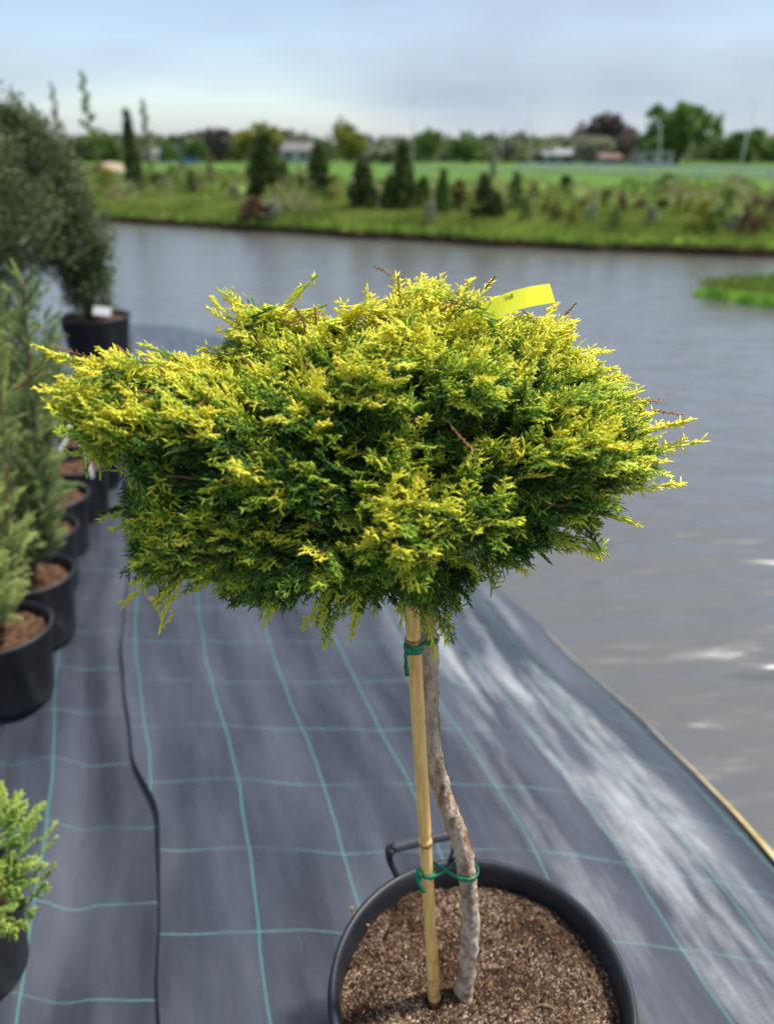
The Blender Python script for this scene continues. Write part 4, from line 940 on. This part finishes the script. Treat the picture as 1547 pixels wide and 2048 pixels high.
for cn, lst in byc.items():
    for i, s_ in enumerate(sorted(lst)):
        k_ += 1; conifer(s_[0], s_[1], s_[2], s_[3], '%s young shrub on the far bank, %s of that colour from the left' % (cn, words[i]), s_[4], 400+k_, n=1100, power=.45, cat='shrub', group='young shrubs planted beyond the pond', name='shrub', tint=.5)

def tree(px, py_top, wpx, Y, mat, label, seed, base_py=None, n=5500, tint=.5, trunk_show=.25, group='trees along the horizon', leaf=None, name='deciduous_tree', narrow=False):
    rr = np.random.default_rng(seed); x = unp(px, py_top+20, Y).x; z0 = land_z(x, Y); s = px_m(Vector((x, Y, z0))); H = zpx(py_top, Y) - z0; W_ = wpx*s/2*1.25
    e = empty(name, (x, Y, z0), label, 'tree', group); blobs = []
    nb = 5 + int(rr.integers(0, 4)); c0 = H*(trunk_show + (1-trunk_show)/2); rz = H*(1-trunk_show)/2
    for i in range(nb):
        a = rr.uniform(0, 6.28); q = rr.uniform(-.9, 1); rad = W_*.55*math.sqrt(max(0, 1-q*q*.8)); f = rr.uniform(.34, .52)
        blobs.append((x + rad*math.cos(a), Y + rad*math.sin(a), z0 + c0 + rz*.62*q, W_*f, W_*f, min(rz*.6, max(W_*f, rz*.36))))
    blobs.append((x, Y, z0 + H - rz*.40, W_*.42, W_*.42, rz*.38)); blobs.append((x, Y, z0 + c0, W_*.55, W_*.55, rz*.55))
    V, F, c = lobes_foliage(rr, blobs, n, leaf or max(.05, W_*.10), tint); link('crown', np_mesh('crown', V, F, c, False), mat, e)
    tk = [path_tube([(x, Y, z0-.2), (x + W_*.03, Y, z0 + H*.3), (x, Y, z0 + H*.8)], [max(.03, W_*.07), max(.02, W_*.05), .02], 7)]
    for b_ in blobs[:5]: tk.append(path_tube([(x, Y, z0 + H*trunk_show*.8), ((x+b_[0])/2, (Y+b_[1])/2, (z0 + H*trunk_show + b_[2])/2), b_[:3]], [max(.02, W_*.035), max(.015, W_*.02), .01], 5))
    link('trunk', pm('trunk', tk), GBARK, e); return e
tr = [(430, 258, 70, 110, GREY, 'hazy bare brown tree left of the golden tree'), (470, 262, 60, 115, MD, 'low green tree behind the bare brown one'), (520, 245, 90, 95, YL, 'wide golden tree on the horizon above the largest cone conifer'), (565, 260, 50, 115, GREY, 'grey bare tree at the right side of the golden tree'),
 (697, 246, 66, 95, YL, 'round golden green tree standing apart on the horizon'), (610, 285, 50, 120, MD, 'low green tree between the two golden trees'), (770, 275, 90, 100, PALE, 'pale blossoming low tree right of the round golden one'), (735, 285, 60, 120, GREY, 'grey bare tree behind the pale blossom'),
 (858, 262, 60, 105, MD, 'green tree just right of the tall thin pole'), (932, 262, 64, 100, MD, 'rounded green tree in the middle of the right horizon'), (975, 282, 50, 120, MD, 'low green tree beside the rounded green one'), (1010, 288, 44, 110, GREY, 'small bare tree before the white sheds'),
 (1090, 292, 60, 100, PALE, 'pale low tree beside the white house'), (1215, 235, 110, 120, GREY, 'big bare reddish grey tree left of the tallest green tree'), (1175, 272, 90, 95, PALE, 'pale blossoming tree in front of the big bare tree'), (1250, 268, 80, 105, GREY, 'dark bare tree between the blossom and the tallest tree'),
 (1365, 205, 140, 100, MD, 'tallest bright green tree, at the right of the horizon'), (1300, 262, 80, 110, MD, 'lower green tree attached to the left of the tallest tree'), (1440, 285, 70, 115, DK, 'low dark tree right of the tallest tree'), (1500, 262, 90, 100, MD, 'broad green tree by the leaning white pole'), (1550, 275, 70, 105, MD, 'green tree cut by the right edge'),
 (150, 280, 70, 90, DK, 'dark bush behind the tall potted shrub'), (205, 262, 60, 110, MD, 'low green tree left of the slim column conifer'), (390, 280, 44, 100, MD, 'small green tree left of the bare brown tree'), (340, 285, 44, 95, MD, 'small green tree right of the thin saplings'), (650, 288, 40, 120, GREY, 'small grey tree left of the round golden one'),
 (820, 292, 50, 125, MD, 'low green bush on the horizon behind the spire'), (895, 290, 50, 125, PALE, 'pale bush between two green horizon trees'), (1050, 295, 60, 125, GREY, 'low grey bush left of the white house'), (1135, 285, 60, 125, MD, 'green bush behind the white house')]
for i, (px, tp_, w_, Y, mt, lb) in enumerate(tr): tree(px, tp_, w_, Y, mt, lb, 600+i, trunk_show=.12 if mt is not PALE else .05, tint=.45 if mt is not YL else .25)
def sapling(px, py_top, Y, wpx, label, seed, mat=MD):
    rr = np.random.default_rng(seed); x = unp(px, py_top+60, Y).x; z0 = land_z(x, Y); H = zpx(py_top, Y)-z0; s = px_m(Vector((x, Y, z0))); W_ = wpx*s/2; e = empty('sapling', (x, Y, z0), label, 'tree', 'thin young trees beyond the pond')
    n = 700; t = rr.uniform(.3, 1, n); nodes_ = np.round(t*16)/16; a = nodes_*40 + rr.normal(0, .4, n); rad = W_*(1.15-nodes_)*rr.uniform(0, 1.2, n)
    P_ = np.stack([x + rad*np.cos(a), Y + rad*np.sin(a), z0 + H*nodes_ + rad*.9 + rr.normal(0, .03, n)], 1); V, F, c = leaves(P_, rr.normal(size=(n, 3)), np.full(n, .08), np.full(n, .12), rr.uniform(.3, 1, n)); link('foliage', np_mesh('foliage', V, F, c, False), mat, e)
    tk = [path_tube([(x, Y, z0-.1), (x+.03, Y, z0+H*.5), (x, Y, z0+H)], [.03, .02, .006], 6)]
    for q in np.unique(nodes_): a_ = q*40; w2 = W_*(1.15-q); tk.append(path_tube([(x, Y, z0+H*q), (x + w2*math.cos(a_), Y + w2*math.sin(a_), z0 + H*q + w2*.9)], [.008, .003], 4))
    link('trunk', pm('trunk', tk), GBARK, e)
sapling(172, 148, 20+5, 44, 'tall thin young tree with fresh leaves, highest at the upper left', 1)
sapling(292, 205, 26, 34, 'thin young tree right of the slim column conifer', 2, PALE)
sapling(112, 170, 27, 30, 'faint thin young tree left of the highest one', 3, PALE)
sapling(985, 300, 30, 20, 'thin white stemmed young tree among the conifers at right', 4, PALE)
# buildings on the horizon
WALLM = M('pale_render', (.34, .35, .34), .9).m; ROOFM = M('grey_roof', (.16, .15, .15), .8).m; GLS = M('window_glass', (.05, .06, .08), .2).m; TEAL = M('pale_teal_render', (.40, .47, .47), .7).m; BLU = M('blue_sheet', (.12, .30, .48), .6).m; ROOFR = M('brown_roof', (.16, .09, .07), .8).m
def house(px, wpx, py_top, Y, label, wm=WALLM, rm=ROOFM, flat=False):
    x, z0 = on_land(px, Y); s = px_m(Vector((x, Y, z0))); W_ = wpx*s; H = zpx(py_top, Y)-z0; D_ = max(4, W_*.5); wh = H*(.62 if not flat else .93)
    e = empty('house' if not flat else 'shed', (x, Y, z0), label, 'building', 'buildings on the horizon')
    link('wall', pm('wall', [box(x-W_/2, x+W_/2, Y, Y+D_, z0-.2, z0+wh)], False), wm, e)
    if flat: rf = link('roof', pm('roof', [box(x-W_/2-.2, x+W_/2+.2, Y-.2, Y+D_+.2, z0+wh+.003, z0+H)], False), rm, e)
    else:
        o = .3; V = np.array([(x-W_/2-o, Y-o, z0+wh-.05), (x+W_/2+o, Y-o, z0+wh-.05), (x+W_/2+o, Y+D_+o, z0+wh-.05), (x-W_/2-o, Y+D_+o, z0+wh-.05), (x-W_/2-o, Y+D_/2, z0+H), (x+W_/2+o, Y+D_/2, z0+H)], np.float32)
        rf = link('roof', np_mesh('roof', V, [np.array([[0, 1, 5, 4], [2, 3, 4, 5], [3, 2, 1, 0]]), np.array([[0, 4, 3], [1, 2, 5]])], smooth=False), rm, e)
        o_ = link('chimney', pm('chimney', [box(x+W_*.2, x+W_*.2+.5, Y+D_*.45, Y+D_*.45+.5, z0+wh, z0+H+.4)], False), ROOFR); o_.parent = rf
    nw = max(2, int(W_/3)); 
    for i in range(nw):
        wx = x - W_/2 + W_*(i+.5)/nw; link('window', pm('window', [box(wx-.45, wx+.45, Y-.04, Y+.03, z0+wh*.35, z0+wh*.75)], False), GLS, e)
house(592, 60, 283, 105, 'pale teal low house between the golden trees', TEAL); house(1118, 60, 296, 98, 'white house with a pale roof right of the middle', rm=M('pale_roof', (.27, .27, .28), .9).m)
house(1312, 62, 300, 90, 'white low building in front of the tallest green tree', flat=True); house(1222, 34, 306, 88, 'small white hut under the dark bare tree', rm=ROOFR); house(905, 46, 300, 120, 'light grey house behind the green horizon trees')
house(1045, 50, 303, 115, 'long white shed left of the white house', flat=True); house(372, 30, 288, 100, 'small blue shed among the left horizon trees', BLU, BLU, True); house(318, 36, 296, 105, 'pale blue house right of the slim column conifer', TEAL); house(780, 70, 302, 125, 'low grey house behind the pale blossom')
# sand heap
x, z0 = on_land(222, 60); V = []; k = 30
for i, (f, z) in enumerate([(1, -.1), (.75, .35), (.5, .7), (.25, .95), (.02, 1.0)]):
    for j in range(k): a = 2*math.pi*j/k; V.append((x + 1.5*f*math.cos(a)*(1+.1*math.sin(4*a)), 60 + 2*f*math.sin(a), z0 + z*.6))
Q = np.array([[i*k+j, i*k+(j+1) % k, (i+1)*k+(j+1) % k, (i+1)*k+j] for i in range(4) for j in range(k)])
tag(link('sand_heap', np_mesh('sand_heap', V, [Q]), SAND), 'tan heap of sand behind the left shrubs, beside the slim column conifer', 'sand heap', kind='stuff')
# poles
POLE = M('grey_pole', (.55, .56, .58), .5, metal=0).m
def pole(px0, py0, px1, py1, Y, label, r=.07, name='light_pole', arm=True):
    A = unp(px0, py0, Y); B = unp(px1, py1, Y); A.z = land_z(A.x, A.y)-.1; e = empty(name, A, label, 'pole', 'poles on the horizon')
    link('post', pm('post', [path_tube([A, A.lerp(B, .5), B], [r, r*.8, r*.5], 8)]), POLE, e)
    if arm: link('lamp_arm', pm('lamp_arm', [path_tube([B, B + Vector((.5, 0, .15)), B + Vector((1.1, 0, .12))], [r*.5, r*.5, r*.9], 6)]), POLE, e)
pole(825, 320, 825, 198, 90, 'tallest thin grey pole, above the dark spire conifer'); pole(1060, 325, 1060, 205, 95, 'thin pale pole above the white sheds'); pole(1320, 335, 1320, 245, 58, 'pale pole before the tallest green tree', r=.05, arm=False)
pole(1478, 345, 1500, 240, 56, 'leaning pale pole near the right edge', r=.07, arm=False); pole(1003, 320, 1003, 240, 90, 'short thin pole right of the rounded green tree', arm=False); pole(1506, 320, 1506, 205, 100, 'faint thin pole high above the broad green tree at right')
# guard rail beside the road
gx0, gx1 = 9, 30
def gb(a, b, c_, d, z0, z1): return rbox(a, b, c_-56.2, d-56.2, z0, z1); e = empty('guard_rail', (20, 55, .2), 'long pale steel guard rail beside the far road', 'guard rail')
link('rail', pm('rail', [gb(a, a+1.5, 55.1, 55.16, .55, .74) for a in np.arange(gx0, gx1, 1.5)], False), POLE, e); link('posts', pm('posts', [gb(g, g+.1, 55.17, 55.25, .1, .72) for g in np.arange(gx0, gx1, 2.)], False), POLE, e)
